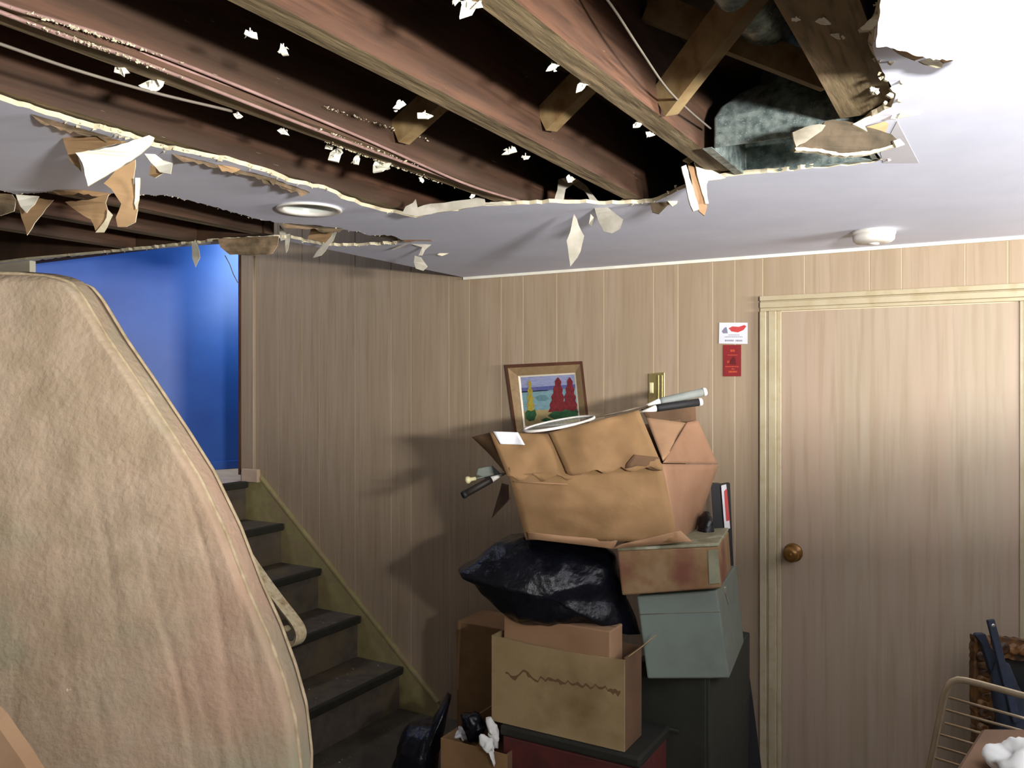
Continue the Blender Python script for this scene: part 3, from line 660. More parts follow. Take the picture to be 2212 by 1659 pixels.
m = MB(); ring(m, O2, I, .026, .014); m.build('frame_slope', FRAMET, pic)
m = MB(); ring(m, I, J, .016, .012); m.build('fillet', FILLET, pic)
SKY = mat('painted_sky', (128, 134, 172), (150, 156, 186), 60, (1, 1, 3), .6); HILL = mat('painted_hills', (76, 82, 136), (92, 96, 146), 60, rough=.6)
LAKE = mat('painted_lake', (124, 156, 166), (104, 140, 148), 60, (1, 1, 3), .6); ISL = mat('painted_reflection', (80, 116, 124), (94, 130, 136), 60, rough=.6)
SAND = mat('painted_sand', (164, 146, 98), (150, 134, 92), 60, rough=.6); YEL = mat('painted_yellow_flowers', (168, 150, 56), (150, 130, 50), 90, rough=.6)
RED = mat('painted_red_flowers', (122, 34, 38), (92, 26, 34), 90, rough=.6); GRN = mat('painted_leaves', (44, 92, 48), (34, 70, 48), 90, rough=.6)
m = MB(); o0 = .012
wpoly(m, J, o0-.002, 0)
wpoly(m, [(1125, 838), (1243, 830), (1243, 840), (1126, 848)], o0, 1, .0003)
wpoly(m, [(1126, 846), (1243, 839), (1247, 885), (1131, 892)], o0, 2, .0003)
wpoly(m, [(1155, 858), (1166, 853), (1178, 853), (1186, 860), (1178, 866), (1163, 866)], o0+.0004, 3, .0003)
wpoly(m, [(1131, 888), (1247, 880), (1250, 912), (1135, 920)], o0+.0004, 4, .0003)
def spire(cx, yt, yb, w, n=9, lean=3):
    L1 = []; L2 = []
    for i in range(n+1):
        t = i/n; y = yt+(yb-yt)*t; ww = w*(.12+.88*t**.8)+(2 if i % 2 else -1)
        L1.append((cx+lean*t-ww, y)); L2.append((cx+lean*t+ww, y+1))
    return L1+L2[::-1]
wpoly(m, spire(1144, 820, 890, 8), o0+.001, 5, .0003)
wpoly(m, spire(1206, 815, 890, 18, lean=-2), o0+.001, 6, .0003); wpoly(m, spire(1231, 815, 890, 16, lean=1), o0+.0014, 6, .0003)
wpoly(m, [(1134, 892), (1140, 886), (1148, 888), (1156, 884), (1159, 896), (1154, 908), (1144, 910), (1136, 904)], o0+.0018, 7, .0003)
wpoly(m, [(1184, 898), (1196, 888), (1212, 889), (1222, 884), (1236, 888), (1247, 884), (1249, 900), (1236, 906), (1214, 908), (1198, 906)], o0+.0018, 7, .0003)
wpoly(m, [(1168, 908), (1180, 902), (1192, 906), (1184, 912)], o0+.0018, 7, .0003)
m.build('painting', [SKY, HILL, LAKE, ISL, SAND, YEL, RED, GRN], pic)
# light switch
sw = thing('light_switch', tuple(wq(1416, 880)), 'brass wall plate with an ivory toggle beside the racket handles', 'switch')
MB().hexa([wq(x, y, .006) for x, y in ((1400, 886), (1436, 884), (1436, 804), (1400, 807))]+[wq(x, y, 0) for x, y in ((1400, 886), (1436, 884), (1436, 804), (1400, 807))]).build('plate', BRASS, sw, bevel=.003)
for x in (1421, 1429):
    MB().hexa([wq(a, b, .009) for a, b in ((x-2, 878), (x+2, 878), (x+2, 810), (x-2, 810))]+[wq(a, b, .005) for a, b in ((x-2, 878), (x+2, 878), (x+2, 810), (x-2, 810))]).build('ridge', BRASS, sw, bevel=.0015)
MB().hexa([wq(a, b, .010) for a, b in ((1404, 848), (1410, 848), (1410, 828), (1404, 828))]+[wq(a, b, .005) for a, b in ((1402, 850), (1412, 850), (1412, 826), (1402, 826))]).build('toggle', IVORY, sw, bevel=.001)
# cards
cw = thing('business_card', tuple(wq(1584, 742)), 'white card with a red oval logo pinned to the wall left of the door', 'card')
m = MB(); wpoly(m, [(1553, 742), (1615, 743), (1615, 697), (1554, 697)], .001, 0, .0012); m.build('sheet', LABEL, cw)
m = MB(); wpoly(m, [(1574, 709), (1582, 705), (1596, 706), (1608, 702), (1612, 705), (1606, 713), (1594, 718), (1580, 716)], .0022, 0, .0003); m.build('logo', REDL, cw)
m = MB(); wpoly(m, [(1559, 716), (1564, 709), (1569, 706), (1571, 712), (1572, 720), (1562, 720)], .0022, 0, .0003)
for (x0, x1, y, h) in ((1573, 1598, 723, 1.4), (1566, 1604, 727, 1.6), (1566, 1586, 734, 3.4), (1589, 1604, 734, 3.8)):
    x = x0
    while x < x1:
        wd = R.uniform(1.5, 3.2); wpoly(m, [(x, y+h), (min(x+wd, x1), y+h), (min(x+wd, x1), y), (x, y)], .0022, 0, .0003); x += wd+.9
m.build('print', INK, cw)['kind'] = 'stuff'
cr = thing('red_card', tuple(wq(1582, 813)), 'dark red upright card below the white card on the wall', 'card')
m = MB(); wpoly(m, [(1562, 813), (1601, 813), (1601, 745), (1562, 745)], .001, 0, .0012); m.build('sheet', CARDRED, cr)
m = MB(); wpoly(m, [(1574, 786), (1590, 788), (1588, 774), (1584, 770), (1578, 778)], .0022, 0, .0003); m.build('emblem', CARDREDD, cr)
m = MB()
for (x0, x1, y, h) in ((1578, 1587, 755, 5), (1572, 1593, 766, 1.8), (1571, 1576, 779, 5), (1567, 1596, 791, 2), (1574, 1592, 801, 4), (1580, 1587, 796, 2)):
    x = x0
    while x < x1: wd = R.uniform(1.5, 3); wpoly(m, [(x, y+h), (min(x+wd, x1), y+h), (min(x+wd, x1), y), (x, y)], .0022, 0, .0003); x += wd+.9
m.build('print', CARDORG, cr)['kind'] = 'stuff'

# ================================================================== THE PILE
def quadbox(name, pxs, ks, bv, mt, parent=None, bevel=.003, loc=None, mats=None):
    if not isinstance(ks, (list, tuple)): ks = [ks]*4
    fr_ = [U(x, y, k) for (x, y), k in zip(pxs, ks)]; bv = Vector(bv)
    return MB().hexa(fr_+[p+bv for p in fr_]).build(name, mt, parent, bevel)
# chest at the bottom (aligned with the room)
ch = thing('storage_chest', (-.95, 2.5, 0), 'dark maroon chest under the stained carton', 'chest')
cy0 = 2.32; xa = at_y(1079, 1600, cy0).x; xb = at_y(1382, 1600, cy0).x; zt = at_y(1085, 1567, cy0).z
MB().box((xa+.008, cy0+.006, 0), (xb-.008, 2.58, zt-.035)).build('body', MAROON, ch, bevel=.006)
MB().box((xa, cy0, zt-.034), (xb, 2.59, zt)).build('lid', CHLID, ch, bevel=.008)
# low wooden shelf edge etc. stays hidden behind
# stained open carton on the chest
def carton(name, x0, x1, y0, y1, z0, ztop, label, mt, mi, wavy=0, th=.005, flaps=True):
    t = thing(name, ((x0+x1)/2, (y0+y1)/2, z0), label, 'carton')
    m = MB(); n = 12
    fr_ = [(x0+(x1-x0)*i/n, y0, ztop-wavy*math.sin(i/n*math.pi*.85)*(1-.2*i/n)) for i in range(n+1)]
    m.slab([(x0, y0, z0), (x1, y0, z0)]+fr_[::-1], (0, th, 0)); m.build('front_panel', mt, t)
    MB().box((x0, y1-th, z0), (x1, y1, ztop)).build('back_panel', mi, t)
    MB().box((x0, y0+th, z0), (x0+th, y1-th, ztop)).build('side_panel', mt, t)
    MB().box((x1-th, y0+th, z0), (x1, y1-th, ztop)).build('side_panel', mi, t)
    MB().box((x0+th, y0+th, z0), (x1-th, y1-th, z0+th)).build('bottom_panel', mi, t)
    return t
fy = cy0+.012; fx0 = at_y(1062, 1500, fy).x; fx1 = at_y(1349, 1500, fy).x; fz = zt+.002
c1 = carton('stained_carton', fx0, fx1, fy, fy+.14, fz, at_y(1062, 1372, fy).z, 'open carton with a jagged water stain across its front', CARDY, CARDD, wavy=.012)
m = MB(); n = 46                                    # water line (a stain with its own shape) as a dark tide mark
up = []; lo = []
for i in range(n+1):
    px = 1092+(1340-1092)*i/n; yy = 1461+22*(i/n)**.8+(8*math.sin(i*.6) if i < 14 else 3*math.sin(i*1.7))+R.uniform(-3, 3)+(px-1092)*.08-10
    up.append(at_y(px, yy-1.8-R.uniform(0, 2), fy-.0004)); lo.append(at_y(px, yy+1.8+R.choice([0, 0, 1, 5, 8])*R.random(), fy-.0004))
m.add(up+lo, [(i, i+1, n+2+i, n+1+i) for i in range(n)]); plab(m.build('tide_mark', TAPE, c1), 'dark wavy water line')
MB().slab([at_y(1345, 1426, fy+.02), (fx1+.002, fy+.135, at_y(1345, 1426, fy).z+.002), (fx1+.055, fy+.12, at_y(1345, 1426, fy).z+.055), (fx1+.03, fy+.06, at_y(1345, 1426, fy).z+.03)], (.004, 0, 0)).build('flap', CARDY, c1)
# sound carton behind/inside it, carrying the black bag
c2y = fy+.03
c2z = at_y(1200, 1345, c2y).z
x2a = at_y(1088, 1345, c2y).x; x2b = at_y(1318, 1345, c2y).x
c2 = thing('closed_carton', ((x2a+x2b)/2, fy+.08, fz+.006), 'pinkish closed carton standing inside the stained one, under the black bag', 'carton')
MB().box((x2a, c2y, fz+.006), (x2b, c2y+.10, c2z)).build('body', CARDP, c2, bevel=.004)
MB().box((x2a+.002, c2y+.05, c2z), (x2b-.002, c2y+.054, c2z+.001)).build('flap_seam', CARDD, c2)
# tall carton behind, left
by = 2.80; bx0 = at_y(986, 1400, by).x; bx1 = at_y(1092, 1400, by).x; bz = at_y(992, 1343, by).z
c3 = thing('rear_carton', ((bx0+bx1)/2, by+.1, 0), 'narrow upright carton behind the pile at the foot of the wall', 'carton')
MB().box((bx0, by, 0), (bx1, by+.2, bz)).build('body', CARD, c3, bevel=.003)
MB().hexa([at_y(985, 1490, by-.002), at_y(990, 1490, by-.002), at_y(996, 1345, by-.002), at_y(991, 1342, by-.002)]+[at_y(985, 1490, by), at_y(990, 1490, by), at_y(996, 1345, by), at_y(991, 1342, by)]).build('bent_edge', CARDP, c3)
# dark cabinet at the right
ky = 2.60; kx0 = at_y(1374, 1500, ky).x; kx1 = at_y(1534, 1500, ky).x; kz_ = at_y(1480, 1462, ky-.07).z
cb = thing('dark_cabinet', ((kx0+kx1)/2, ky+.25, 0), 'dark green-grey steel cabinet under the pale metal box', 'cabinet')
MB().box((kx0, ky, .03), (kx1, ky+.50, kz_)).build('body', CAB, cb, bevel=.005)
MB().box((kx0+.012, ky-.008, .06), (kx1-.012, ky-.0005, .33)).build('drawer', CAB, cb, bevel=.003)
MB().box((kx0+.012, ky-.008, .345), (kx1-.012, ky-.0005, kz_-.015)).build('drawer', CAB, cb, bevel=.003)
for zz in (.22, .50): MB().box(((kx0+kx1)/2-.03, ky-.02, zz), ((kx0+kx1)/2+.03, ky-.0085, zz+.012)).build('handle', STEEL if False else CAB, cb, bevel=.003)
MB().box((kx0+.01, ky+.01, 0), (kx1-.01, ky+.48, .03)).build('plinth', BLACK, cb)
# pale metal box with a latch on its side
k_ = 2.62; q = [(1398, 1467), (1576, 1466), (1549, 1275), (1375, 1288)]; fr_ = [U(x, y, k_+(0 if y > 1400 else .02)) for x, y in q]
sd_ = U(1607, 1395, 2.98)-fr_[1]; sdt = U(1600, 1252, 3.0)-fr_[2]; sdt = sd_.lerp(sdt, .5); sd_.z = 0; sdt.z = 0
gb = thing('metal_box', tuple((fr_[0]+fr_[1])/2), 'pale grey-green metal box with a side latch, on the dark cabinet', 'box')
m = MB().hexa(fr_+[fr_[0]+sd_, fr_[1]+sd_, fr_[2]+sdt, fr_[3]+sdt]); gbo = m.build('body', GREYM, gb, bevel=.006)
# latch on right side
pa = fr_[1].lerp(fr_[2], .72)+sd_*.38; pbb = fr_[1].lerp(fr_[2], .88)+sd_*.30; out_ = (sd_.cross(UP)).normalized()
MB().rod4(pa+out_*.004, pbb+out_*.004, .014, .006, out_).build('latch', STEEL, gb, bevel=.002)
MB().rod4(pbb+out_*.004, pbb+out_*.004+UP*.02, .022, .008, out_).build('hasp', STEEL, gb, bevel=.002)
e0 = fr_[3].lerp(fr_[0], .22)-FWD*.0008; e1 = fr_[2].lerp(fr_[1], .24)-FWD*.0008
MB().tube([e0, e1], .0016, 6).build('lid_seam', GREYS, gb)
# rusty tin on the metal box
q = [(1343, 1287), (1558, 1271), (1552, 1180), (1333, 1190)]; fr2 = [U(x, y, 2.60) for x, y in q]
bv = U(1574, 1150, 2.87)-fr2[2]; bv.z = 0
rt = thing('rusty_tin_box', tuple((fr2[0]+fr2[1])/2), 'rusty orange-brown tin box lying on the pale metal box', 'box')
MB().hexa(fr2+[p+bv for p in fr2]).build('body', RUST, rt, bevel=.006)
lidz = Vector((0, 0, .012)); tp_ = [fr2[3], fr2[2], fr2[2]+bv, fr2[3]+bv]
MB().hexa([p-FWD*.003*(i < 2)-lidz*.0 for i, p in enumerate(tp_)]+[p+lidz*.9-FWD*.003*(i < 2) for i, p in enumerate(tp_)]).build('lid', TINTOP, rt, bevel=.003)
cq = [(1532, 1262), (1556, 1260), (1551, 1186), (1529, 1188)]
MB().hexa([U(x, y, 2.597) for x, y in cq]+[U(x, y, 2.6) for x, y in cq]).build('end_strip', TINTOP, rt, bevel=.001)
# black refuse bag lying on the cartons
SIL = [(989, 1230), (1000, 1218), (1020, 1212), (1045, 1190), (1074, 1170), (1105, 1158), (1130, 1156), (1190, 1160), (1262, 1170), (1310, 1184), (1334, 1194), (1346, 1240), (1350, 1287), (1372, 1330), (1384, 1368), (1362, 1366), (1330, 1340), (1290, 1346), (1236, 1349), (1182, 1350), (1140, 1344), (1102, 1334), (1074, 1313), (1045, 1280), (1019, 1251), (1000, 1244)]
bag = thing('refuse_bag', tuple(U(1190, 1348, 2.74)), 'large crumpled black refuse bag pointing left, between cartons', 'bag')
MB().blob(SIL, 2.76, .17, .010, 7, 40, 120, 3).build('bag_body', BAG, bag)
# creased ridges that catch the light
for (pts, r) in (([(1150, 1215), (1160, 1235), (1158, 1252), (1138, 1262), (1126, 1254)], .004), ([(1165, 1256), (1190, 1225), (1215, 1195)], .0035), ([(1252, 1236), (1275, 1262), (1300, 1282)], .007), ([(1010, 1232), (1020, 1222), (1022, 1244)], .004), ([(1110, 1190), (1130, 1200), (1150, 1196)], .0035)):
    MB().tube([U(x, y, 2.597+.00*i) for i, (x, y) in enumerate(pts)], r, 6).build('crease', BAG, bag) if False else None
# small open carton with rubbish, lower left
bz0 = .44; A = [at_z(x, y, bz0) for x, y in ((952, 1594), (1070, 1620))]
x0, yq = A[0].x, A[0].y; x1 = A[1].x+.05; y1 = at_z(978, 1495, bz0).y
c4 = thing('rubbish_carton', ((x0+x1)/2, (yq+y1)/2, 0), 'small open carton of rubbish and crumpled paper at the foot of the stairs', 'carton')
th = .005
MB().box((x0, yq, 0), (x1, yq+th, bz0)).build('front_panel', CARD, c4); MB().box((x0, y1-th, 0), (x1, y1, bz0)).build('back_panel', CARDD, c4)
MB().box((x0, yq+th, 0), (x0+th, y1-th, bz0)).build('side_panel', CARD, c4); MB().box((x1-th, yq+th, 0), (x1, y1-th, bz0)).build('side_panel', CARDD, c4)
MB().box((x0+th, yq+th, .002), (x1-th, y1-th, .30)).build('dark_filling', CARDD, c4)  # plain dark block filling the carton
def crump(pts, k, label, mt, cat='paper', name='crumpled_paper', tk=.02, amp=.010):
    o = MB().blob(jag(pts, 8, 2.5), k, tk, amp, 30, 14, 40, R.uniform(0, 9)).build(name, mt); tag(o, label, cat); return o
crump([(984, 1578), (1000, 1566), (1012, 1576), (1016, 1596), (984, 1592)], 2.86, 'small bluish-white paper scrap inside the rubbish carton', LABEL)
crump([(1046, 1552), (1060, 1548), (1076, 1566), (1078, 1620), (1064, 1616), (1058, 1590)], 2.70, 'tall greenish-white crumpled sheet standing beside the maroon chest', CLOTHW)
crump([(1028, 1588), (1040, 1582), (1066, 1600), (1070, 1660), (1056, 1625), (1034, 1606)], 2.66, 'white folded sheet hanging over the rim of the rubbish carton', CLOTHW)
crump([(996, 1548), (1020, 1536), (1040, 1546), (1052, 1574), (1030, 1600), (1016, 1606), (1004, 1580)], 2.80, 'small black plastic bag stuffed in the rubbish carton', BAG, 'bag', 'plastic_bag', .04)
b2 = MB().blob([(862, 1600), (880, 1570), (910, 1560), (935, 1556), (952, 1530), (966, 1500), (978, 1492), (962, 1560), (950, 1620), (940, 1700), (930, 1790), (880, 1800), (850, 1740), (846, 1660)], 3.02, .12, .012, 8, 30, 80, 6).build('refuse_bag', BAG)
tag(b2, 'black refuse bag slumped on the floor between the stairs and the rubbish carton', 'bag')
# black panel leaning by the door
sh = [(1563, 1046), (1577, 1044), (1585, 1234), (1604, 1360), (1622, 1480), (1650, 1700), (1664, 1880), (1604, 1880), (1596, 1500), (1574, 1280)]
def kk(y): return 3.02+.10*(1880-y)/830
V_ = [U(x, y, kk(y)) for x, y in sh]
z_ = min(p.z for p in V_)
bp = MB().slab(V_, FWD*.03).build('black_board', BLACK); tag(bp, 'long black board leaning between the pile and the door', 'board')
lb = thing('black_carton', tuple(U(1552, 1146, 2.96)), 'narrow black carton with a red and white side label, behind the big torn carton', 'box')
q = [(1541, 1147), (1562, 1146), (1554, 1046), (1535, 1042)]; f3 = [U(x, y, 2.93) for x, y in q]
MB().hexa(f3+[p+ (U(1576, 1143, 3.04)-U(1562, 1146, 2.93)) for p in f3]).build('body', BLACK, lb, bevel=.002)
q2 = [(1564, 1144), (1575, 1141), (1566, 1048), (1556, 1050)]; d0 = [U(1564, 1144, 2.936), U(1575.5, 1141, 3.02), U(1567, 1046, 3.02), U(1556.5, 1049, 2.936)]
nrm = (d0[1]-d0[0]).cross(d0[3]-d0[0]).normalized(); nrm = nrm if nrm.dot(EYE-d0[0]) > 0 else -nrm
MB().slab([p+nrm*.002 for p in d0], nrm*.001).build('label', LABEL, lb)
l3 = d0; ra = [l3[0].lerp(l3[3], .18).lerp(l3[1].lerp(l3[2], .18), .35), l3[1].lerp(l3[2], .18), l3[1].lerp(l3[2], .9), l3[0].lerp(l3[3], .86).lerp(l3[1].lerp(l3[2], .86), .4)]
MB().slab([p+nrm*.0035 for p in ra], nrm*.0006).build('red_print', REDL, lb)
sb = MB().blob([(1503, 1166), (1512, 1120), (1524, 1104), (1536, 1112), (1540, 1150), (1556, 1168), (1530, 1176)], 2.84, .05, .006, 16, 16, 40, 2).build('refuse_bag', BAG)
tag(sb, 'small dark bag tucked behind the lower right corner of the big torn carton', 'bag')

# big torn carton on top
tc = thing('torn_carton', tuple(U(1310, 1180, 2.7)), 'big torn brown carton tilted on top of the pile, rackets in it', 'carton')
def crk(x, y, k): return U(x, y, k+.012*noise.noise(Vector((x*.02, y*.02, 4))))
def sheet(name, corners, ks, n, mt, bulge=.01, th=.005, label=None, seed=0, jagbot=0):
    # bilinear sheet through four pixel corners (TL, TR, BR, BL) with soft dents
    K = ks; m = MB(); g_ = []
    for j in range(n+1):
        for i in range(n+1):
            u, v = i/n, j/n
            x = (1-v)*((1-u)*corners[0][0]+u*corners[1][0])+v*((1-u)*corners[3][0]+u*corners[2][0])
            y = (1-v)*((1-u)*corners[0][1]+u*corners[1][1])+v*((1-u)*corners[3][1]+u*corners[2][1])
            k = (1-v)*((1-u)*K[0]+u*K[1])+v*((1-u)*K[3]+u*K[2])
            if jagbot and j == n: y += 6*math.sin(i*1.3+seed)+R.uniform(-jagbot, jagbot)
            k += -bulge*math.sin(u*math.pi)*math.sin(v*math.pi)+.016*noise.fractal(Vector((x*.013+seed, y*.017, seed)), 1, 2, 4)*min(1, 4*min(u, 1-u, v+.25, 1.25-v))
            g_.append(U(x, y, k))
    w_ = n+1; f = [(j*w_+i, (j+1)*w_+i, (j+1)*w_+i+1, j*w_+i+1) for j in range(n) for i in range(n)]
    b_ = [p+FWD*th for p in g_]; N_ = len(g_)
    per_ = [i for i in range(w_)]+[j*w_+n for j in range(1, w_)]+[n*w_+i for i in range(n-1, -1, -1)]+[j*w_ for j in range(n-1, 0, -1)]
    m.add(g_+b_, f+[tuple(q+N_ for q in a[::-1]) for a in f], 0, True)
    Lp = len(per_); m.add([g_[k] for k in per_]+[b_[k] for k in per_], [(i, (i+1) % Lp, Lp+(i+1) % Lp, Lp+i) for i in range(Lp)], 0)
    o = m.build(name, mt, tc)
    if label: plab(o, label)
    return o
FK = [2.60, 2.56, 2.55, 2.60]
sheet('front_panel', [(1099, 1026), (1429, 1000), (1466, 1172), (1136, 1166)], FK, 20, CARD, .02, seed=1)
# sagging bottom edge of the front panel
sheet('lower_fold', [(1140, 1150), (1334, 1168), (1325, 1186), (1142, 1164)], [2.575, 2.565, 2.575, 2.59], 10, CARDP, .004, seed=5)
sheet('lower_fold', [(1340, 1176), (1470, 1146), (1496, 1170), (1322, 1186)], [2.56, 2.55, 2.56, 2.57], 10, CARDP, .004, seed=6)
sheet('side_panel', [(1428, 1002), (1552, 1004), (1497, 1170), (1462, 1170)], [2.562, 2.94, 2.90, 2.552], 14, mat('pinkish_cardboard', (148, 112, 86), (132, 98, 72), 7, rough=.85, bump=.2, bscale=30), .01, seed=3)  # right side in a pinker, slightly paler cardboard
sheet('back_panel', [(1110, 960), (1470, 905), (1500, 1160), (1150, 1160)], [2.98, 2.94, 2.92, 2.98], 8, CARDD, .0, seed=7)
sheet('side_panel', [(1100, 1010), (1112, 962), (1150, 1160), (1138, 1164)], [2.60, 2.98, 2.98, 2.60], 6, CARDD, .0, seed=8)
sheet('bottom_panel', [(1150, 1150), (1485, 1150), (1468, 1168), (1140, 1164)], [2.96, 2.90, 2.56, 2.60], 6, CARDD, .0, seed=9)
# front flap, made of two overlapping boards
sheet('front_flap', [(1058, 934), (1200, 938), (1246, 1030), (1098, 1034)], [2.66, 2.64, 2.575, 2.595], 14, CARD, .006, seed=11, jagbot=3)
sheet('front_flap', [(1186, 935), (1380, 886), (1432, 1010), (1226, 1024)], [2.63, 2.60, 2.530, 2.560], 16, CARD, .010, seed=12, jagbot=3)
sheet('torn_strip', [(1370, 982), (1424, 988), (1432, 1014), (1350, 1006)], [2.54, 2.54, 2.54, 2.545], 6, CARDD, .002, seed=14, jagbot=2)
sheet('side_flap', [(1396, 902), (1487, 914), (1462, 960), (1432, 996)], [2.80, 2.86, 2.74, 2.56], 10, CARDP, .004, seed=15, label='paler inner face of the folded side flap')
sheet('side_flap', [(1484, 912), (1508, 908), (1551, 1003), (1432, 1000)], [2.86, 2.90, 2.95, 2.56], 12, mat('pinkish_cardboard', (0, 0, 0)), .006, seed=16)
sheet('rear_flap', [(1385, 884), (1502, 872), (1504, 916), (1398, 906)], [2.95, 2.97, 2.95, 2.95], 8, CARDD, .0, seed=17)
sheet('left_flap', [(1019, 944), (1060, 934), (1100, 1032), (1056, 980)], [2.80, 2.665, 2.605, 2.78], 10, CARD, .004, seed=18)
sheet('left_flap', [(1084, 1044), (1100, 1048), (1104, 1076), (1062, 1120)], [2.74, 2.62, 2.64, 2.86], 8, CARDD, .0, seed=19)
sheet('address_label', [(1065, 932), (1119, 934), (1134, 961), (1081, 959)], [2.650, 2.642, 2.622, 2.635], 8, LABEL, .0, th=.002, seed=11, label='blank white address label')
m = MB()
for i in range(30):     # pale crease below the flap
    pass
MB().tube([U(1110, 1040, 2.588), U(1160, 1043, 2.580), U(1226, 1046, 2.572)], .0016, 5).build('crease', CARDP, tc)

# rackets
def racket(label, ba, bb, kA, kB, hr, gm, shaft_to=None, head=None, cap=WHITE, cone=None):
    a, b = U(*ba, kA), U(*bb, kB); d = (b-a).normalized()
    t = thing('racket', tuple(a), label, 'racket', None)
    MB().tube([a, a+d*.012, b-d*.01], [hr*.95, hr, hr*1.0], 12).build('grip', gm, t)
    MB().tube([b-d*.01, b-d*.004, b+d*.002], [hr*1.08, hr*1.1, hr*.95], 12).build('end_cap', cap, t)
    if cone: c = U(*cone[0], cone[1]); MB().tube([c, a+d*.002], [.003, hr*.92], 12).build('throat', WHITE, t)
    if shaft_to:
        MB().tube([U(*p, k) for p, k in shaft_to], .0034, 8).build('shaft', mat('dark_shaft', (96, 84, 66), rough=.4), t)
    if head:
        c, ax, by_ = head
        P = [c+ax*math.cos(2*math.pi*i/48)+by_*math.sin(2*math.pi*i/48) for i in range(48)]; P.append(P[0]); nn = ax.cross(by_).normalized()
        MB().tube(P, .0048, 8, up=nn, cap=False).build('head_frame', WHITE, t)
        m = MB()
        for i in range(-8, 9):
            s_ = i/9; h_ = math.sqrt(1-s_*s_)*.98
            m.tube([c+ax*s_+by_*h_, c+ax*s_-by_*h_], .00035, 3); m.tube([c+by_*s_+ax*h_, c+by_*s_-ax*h_], .00035, 3)
        o = m.build('strings', GREYP, t); o['kind'] = 'stuff'
    return t
hc = (U(1132, 930, 2.70)+U(1283, 901, 2.74))/2; hax = (U(1283, 901, 2.74)-U(1132, 930, 2.70))/2
hb = Vector((0, .09, .0)); hb = FWD*.085+UP*.007
racket('racket with a thick grey grip, the higher of the two at the right', (1425, 868), (1524, 846), 2.78, 2.80, .0135, GREYP,
       [((1285, 901), 2.74), ((1340, 890), 2.755), ((1400, 875), 2.775)], (hc, hax, hb), cone=((1394, 876), 2.775))
racket('racket with a worn black grip just under the grey one', (1417, 882), (1515, 868), 2.74, 2.76, .0125, BLACK,
       [((1200, 960), 2.76), ((1290, 915), 2.75), ((1390, 888), 2.74)], cone=((1387, 889), 2.74))
racket('racket whose slim black grip sticks out at the left', (1061, 1036), (1000, 1070), 2.70, 2.66, .0118, mat('dark_brown_grip', (34, 26, 22), rough=.6),
       [((1082, 1027), 2.71), ((1120, 1010), 2.74)], cap=BLACK, cone=((1084, 1026), 2.71))
rd = thing('knobbed_rod', tuple(U(1012, 1035, 2.74)), 'thin metal rod with a cream knob at its left end', 'rod')
a, b = U(1026, 1034, 2.74), U(1090, 1022, 2.78)
MB().tube([a, b], .0022, 8).build('rod', GREYP, rd)
dd = (a-b).normalized(); MB().tube([a+dd*-.002, a+dd*.012, a+dd*.016, a+dd*.022, a+dd*.030, a+dd*.034], [.0065, .0065, .0075, .0125, .0115, .003], 14).build('knob', IVORY, rd)
gp = MB().slab([U(x, y, 2.76) for x, y in ((1028, 1026), (1032, 1012), (1064, 1006), (1080, 1022), (1076, 1030), (1050, 1034))], FWD*.012).build('grey_plastic_part', GREYM, None, .003); tag(gp, 'small bluish-grey flat piece above the cream-knobbed rod', 'plastic')

# added shelf unit out of view, blocks the right-hand light from the lower pile
bk = thing('shading_shelves', (1.1, 2.6, 0), 'added plain brown shelf unit out of view, shading the lower pile', 'shading_shelves')
for yy in (1.95, 3.0): MB().box((.95, yy, 0), (1.25, yy+.02, 1.66)).build('side', DOORM, bk)
for zz in (.05, .42, .80, 1.20, 1.64): MB().box((.95, 1.97, zz), (1.25, 3.0, zz+.02)).build('shelf', DOORM, bk)
MB().box((1.25, 1.95, 0), (1.258, 3.02, 1.66)).build('back', DOORM, bk)

# added lamp body out of view, its plate shaped to shade the lower pile
wl = thing('added_work_lamp', (1.0, .1, 0), 'added hooded lamp on a thin stand out of view, shading the lower pile', 'lamp')
LP = Vector((1.0, .1, 1.68)); fan = []
for i in range(13):
    a = math.radians(80+i*(147-80)/12); fan.append(LP+Vector((math.cos(a)*.38, math.sin(a)*.38, -.05)))
hx = Vector((-1.3, 1.5, 0)).normalized(); hy = Vector((-hx.y, hx.x, 0)); hz_ = Vector((0, 0, -.052))
MB().slab([LP+hy*.12-hx*.06+hz_, LP-hy*.24-hx*.06+hz_, LP-hy*.46+hx*.34+hz_, LP-hy*.1+hx*.42+hz_, LP+hy*.08+hx*.38+hz_], (0, 0, -.003)).build('shading_plate', BLACK, wl)
MB().tube([(1.05, .04, 0), (1.05, .04, 1.62)], .012, 10).build('pole', BLACK, wl)
MB().lathe((1.05, .04, 0), (0, 0, 1), [(0, 0), (0, .16), (.015, .15), (.02, 0)], 20).build('foot', BLACK, wl)
dl = (Vector((-.3, 1.6, 2.25))-LP).normalized(); MB().rod4(LP-dl*.07, LP-dl*.006, .38, .11).build('housing', BLACK, wl, .005)

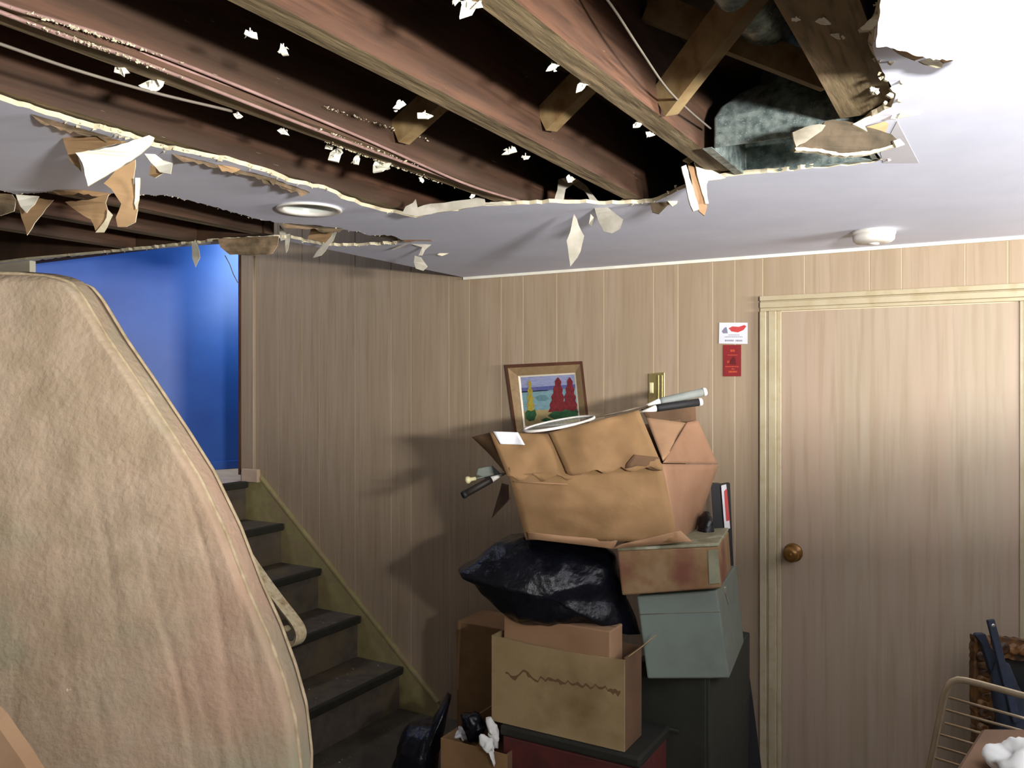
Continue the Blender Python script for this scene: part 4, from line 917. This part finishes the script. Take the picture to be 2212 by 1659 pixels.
# ================================================================== RIGHT FOREGROUND
# carved frame leaning on the door
cf = thing('carved_frame', tuple(U(2200, 1620, 2.7)), 'ornate carved brown-gold frame leaning against the door', 'frame')
fl_, ft_ = 2108, 1374; kf = 2.58
def kfr(y): return kf-.00*(y-1374)
o4 = [(2108, 1374), (2420, 1410), (2420, 2000), (2112, 2000)]
def bar(name, pts, dt=.03):
    V_ = [U(x, y, kf) for x, y in jag(pts, 8, 2.2)]
    return MB().slab(V_, FWD*dt).build(name, GILT, cf, .003)
bar('frame_bar', [(2106, 1374), (2150, 1378), (2147, 1480), (2148, 1600), (2148, 1840), (2104, 1840), (2108, 1600), (2104, 1480)])
bar('frame_bar', [(2150, 1376), (2212, 1384), (2420, 1408), (2420, 1452), (2212, 1428), (2150, 1420)])
for i in range(16):      # carved bosses
    y = 1385+i*17; c = U(2126+4*math.sin(i*2.1), y, kf-.004)
    MB().lathe(c, -FWD, [(0, .020), (.006, .017), (.010, .009), (.007, .005), (.011, 0)], 9).build('carved_boss', GILT, cf)
for i in range(8):
    c = U(2168+i*22, 1400+i*2.6, kf-.004); MB().lathe(c, -FWD, [(0, .020), (.006, .017), (.010, .009), (.007, .005), (.011, 0)], 9).build('carved_boss', GILT, cf)
MB().slab([U(x, y, kf+.02) for x, y in ((2146, 1418), (2420, 1450), (2420, 1840), (2146, 1840))], FWD*.006).build('mirror_glass', GLASSD, cf)
# folded navy stand
ns = thing('folded_stand', tuple(U(2180, 1640, 2.4)), 'folded navy-black stand with a bolted strut, in front of the carved frame', 'stand')
kn_ = 2.46
MB().rod4(U(2139, 1338, kn_), U(2196, 1560, kn_-.05), .022, .012, FWD).build('strut', NAVY, ns, .003)
MB().lathe(U(2142, 1350, kn_)-FWD*.006, -FWD, [(0, .006), (.003, .006), (.004, .003), (.004, 0)], 12).build('bolt', STEEL, ns)
MB().slab([U(x, y, kn_+.02) for x, y in jag([(2108, 1374), (2112, 1370), (2130, 1370), (2142, 1400), (2166, 1420), (2180, 1446), (2188, 1500), (2182, 1560), (2166, 1530), (2150, 1480), (2134, 1430), (2122, 1392)], 14, 1.5)], FWD*.02).build('strut', NAVY, ns, .003)
o = MB().blob([(2150, 1420), (2176, 1424), (2190, 1470), (2214, 1500), (2250, 1520), (2260, 1700), (2240, 1900), (2160, 1900), (2150, 1700), (2156, 1560), (2140, 1480)], kn_+.0, .035, .006, 9, 20, 50, 5).build('canvas', NAVY, ns)
# chrome rack
kr = 1.62
rk = thing('wire_rack', tuple(U(2090, 1690, kr)), 'dull chrome wire rack with horizontal rods at the lower right corner', 'rack')
def km(x, y): return kr-(x-2040)*.0006
fr_p = [(1966, 1850), (1990, 1745), (2008, 1659), (2026, 1570), (2040, 1500), (2046, 1484), (2056, 1473), (2070, 1468), (2086, 1470), (2120, 1478), (2212, 1503), (2330, 1536)]
MB().tube([U(x, y, km(x, y)) for x, y in fr_p], .0062, 12, up=FWD).build('frame_tube', CHROME, rk)
for (x0, y0, x1, y1) in ((2050, 1507, 2330, 1584), (2044, 1534, 2330, 1612), (2041, 1562, 2330, 1642), (2032, 1587, 2330, 1672), (2026, 1613, 2330, 1702), (2021, 1638, 2330, 1732), (2014, 1666, 2330, 1762), (2008, 1694, 2330, 1792)):
    MB().tube([U(x0, y0, km(x0, y0)+.001), U(x1, y1, km(x1, y1)+.001)], .0026, 8).build('rod', CHROME, rk)
# box the rack stands behind, with a white cloth
V_ = [U(x, y, k) for x, y, k in ((2062, 1652, 1.34), (2120, 1630, 1.5), (2300, 1600, 1.5), (2300, 1690, 1.2), (2080, 1720, 1.2))]
zt_ = sum(p.z for p in V_)/5
nb = MB().slab([Vector((p.x, p.y, zt_)) for p in V_], (0, 0, -zt_+.002)).build('brown_box', CARDD, None, .01); tag(nb, 'brown box top under the wire rack in the lower right corner', 'box')
wc = MB().blob([(2144, 1652), (2160, 1634), (2190, 1622), (2230, 1606), (2300, 1610), (2300, 1700), (2160, 1690)], 1.30, .06, .018, 14, 20, 50, 4).build('white_cloth', CLOTHW); tag(wc, 'bunched white cloth at the lower right corner', 'cloth')
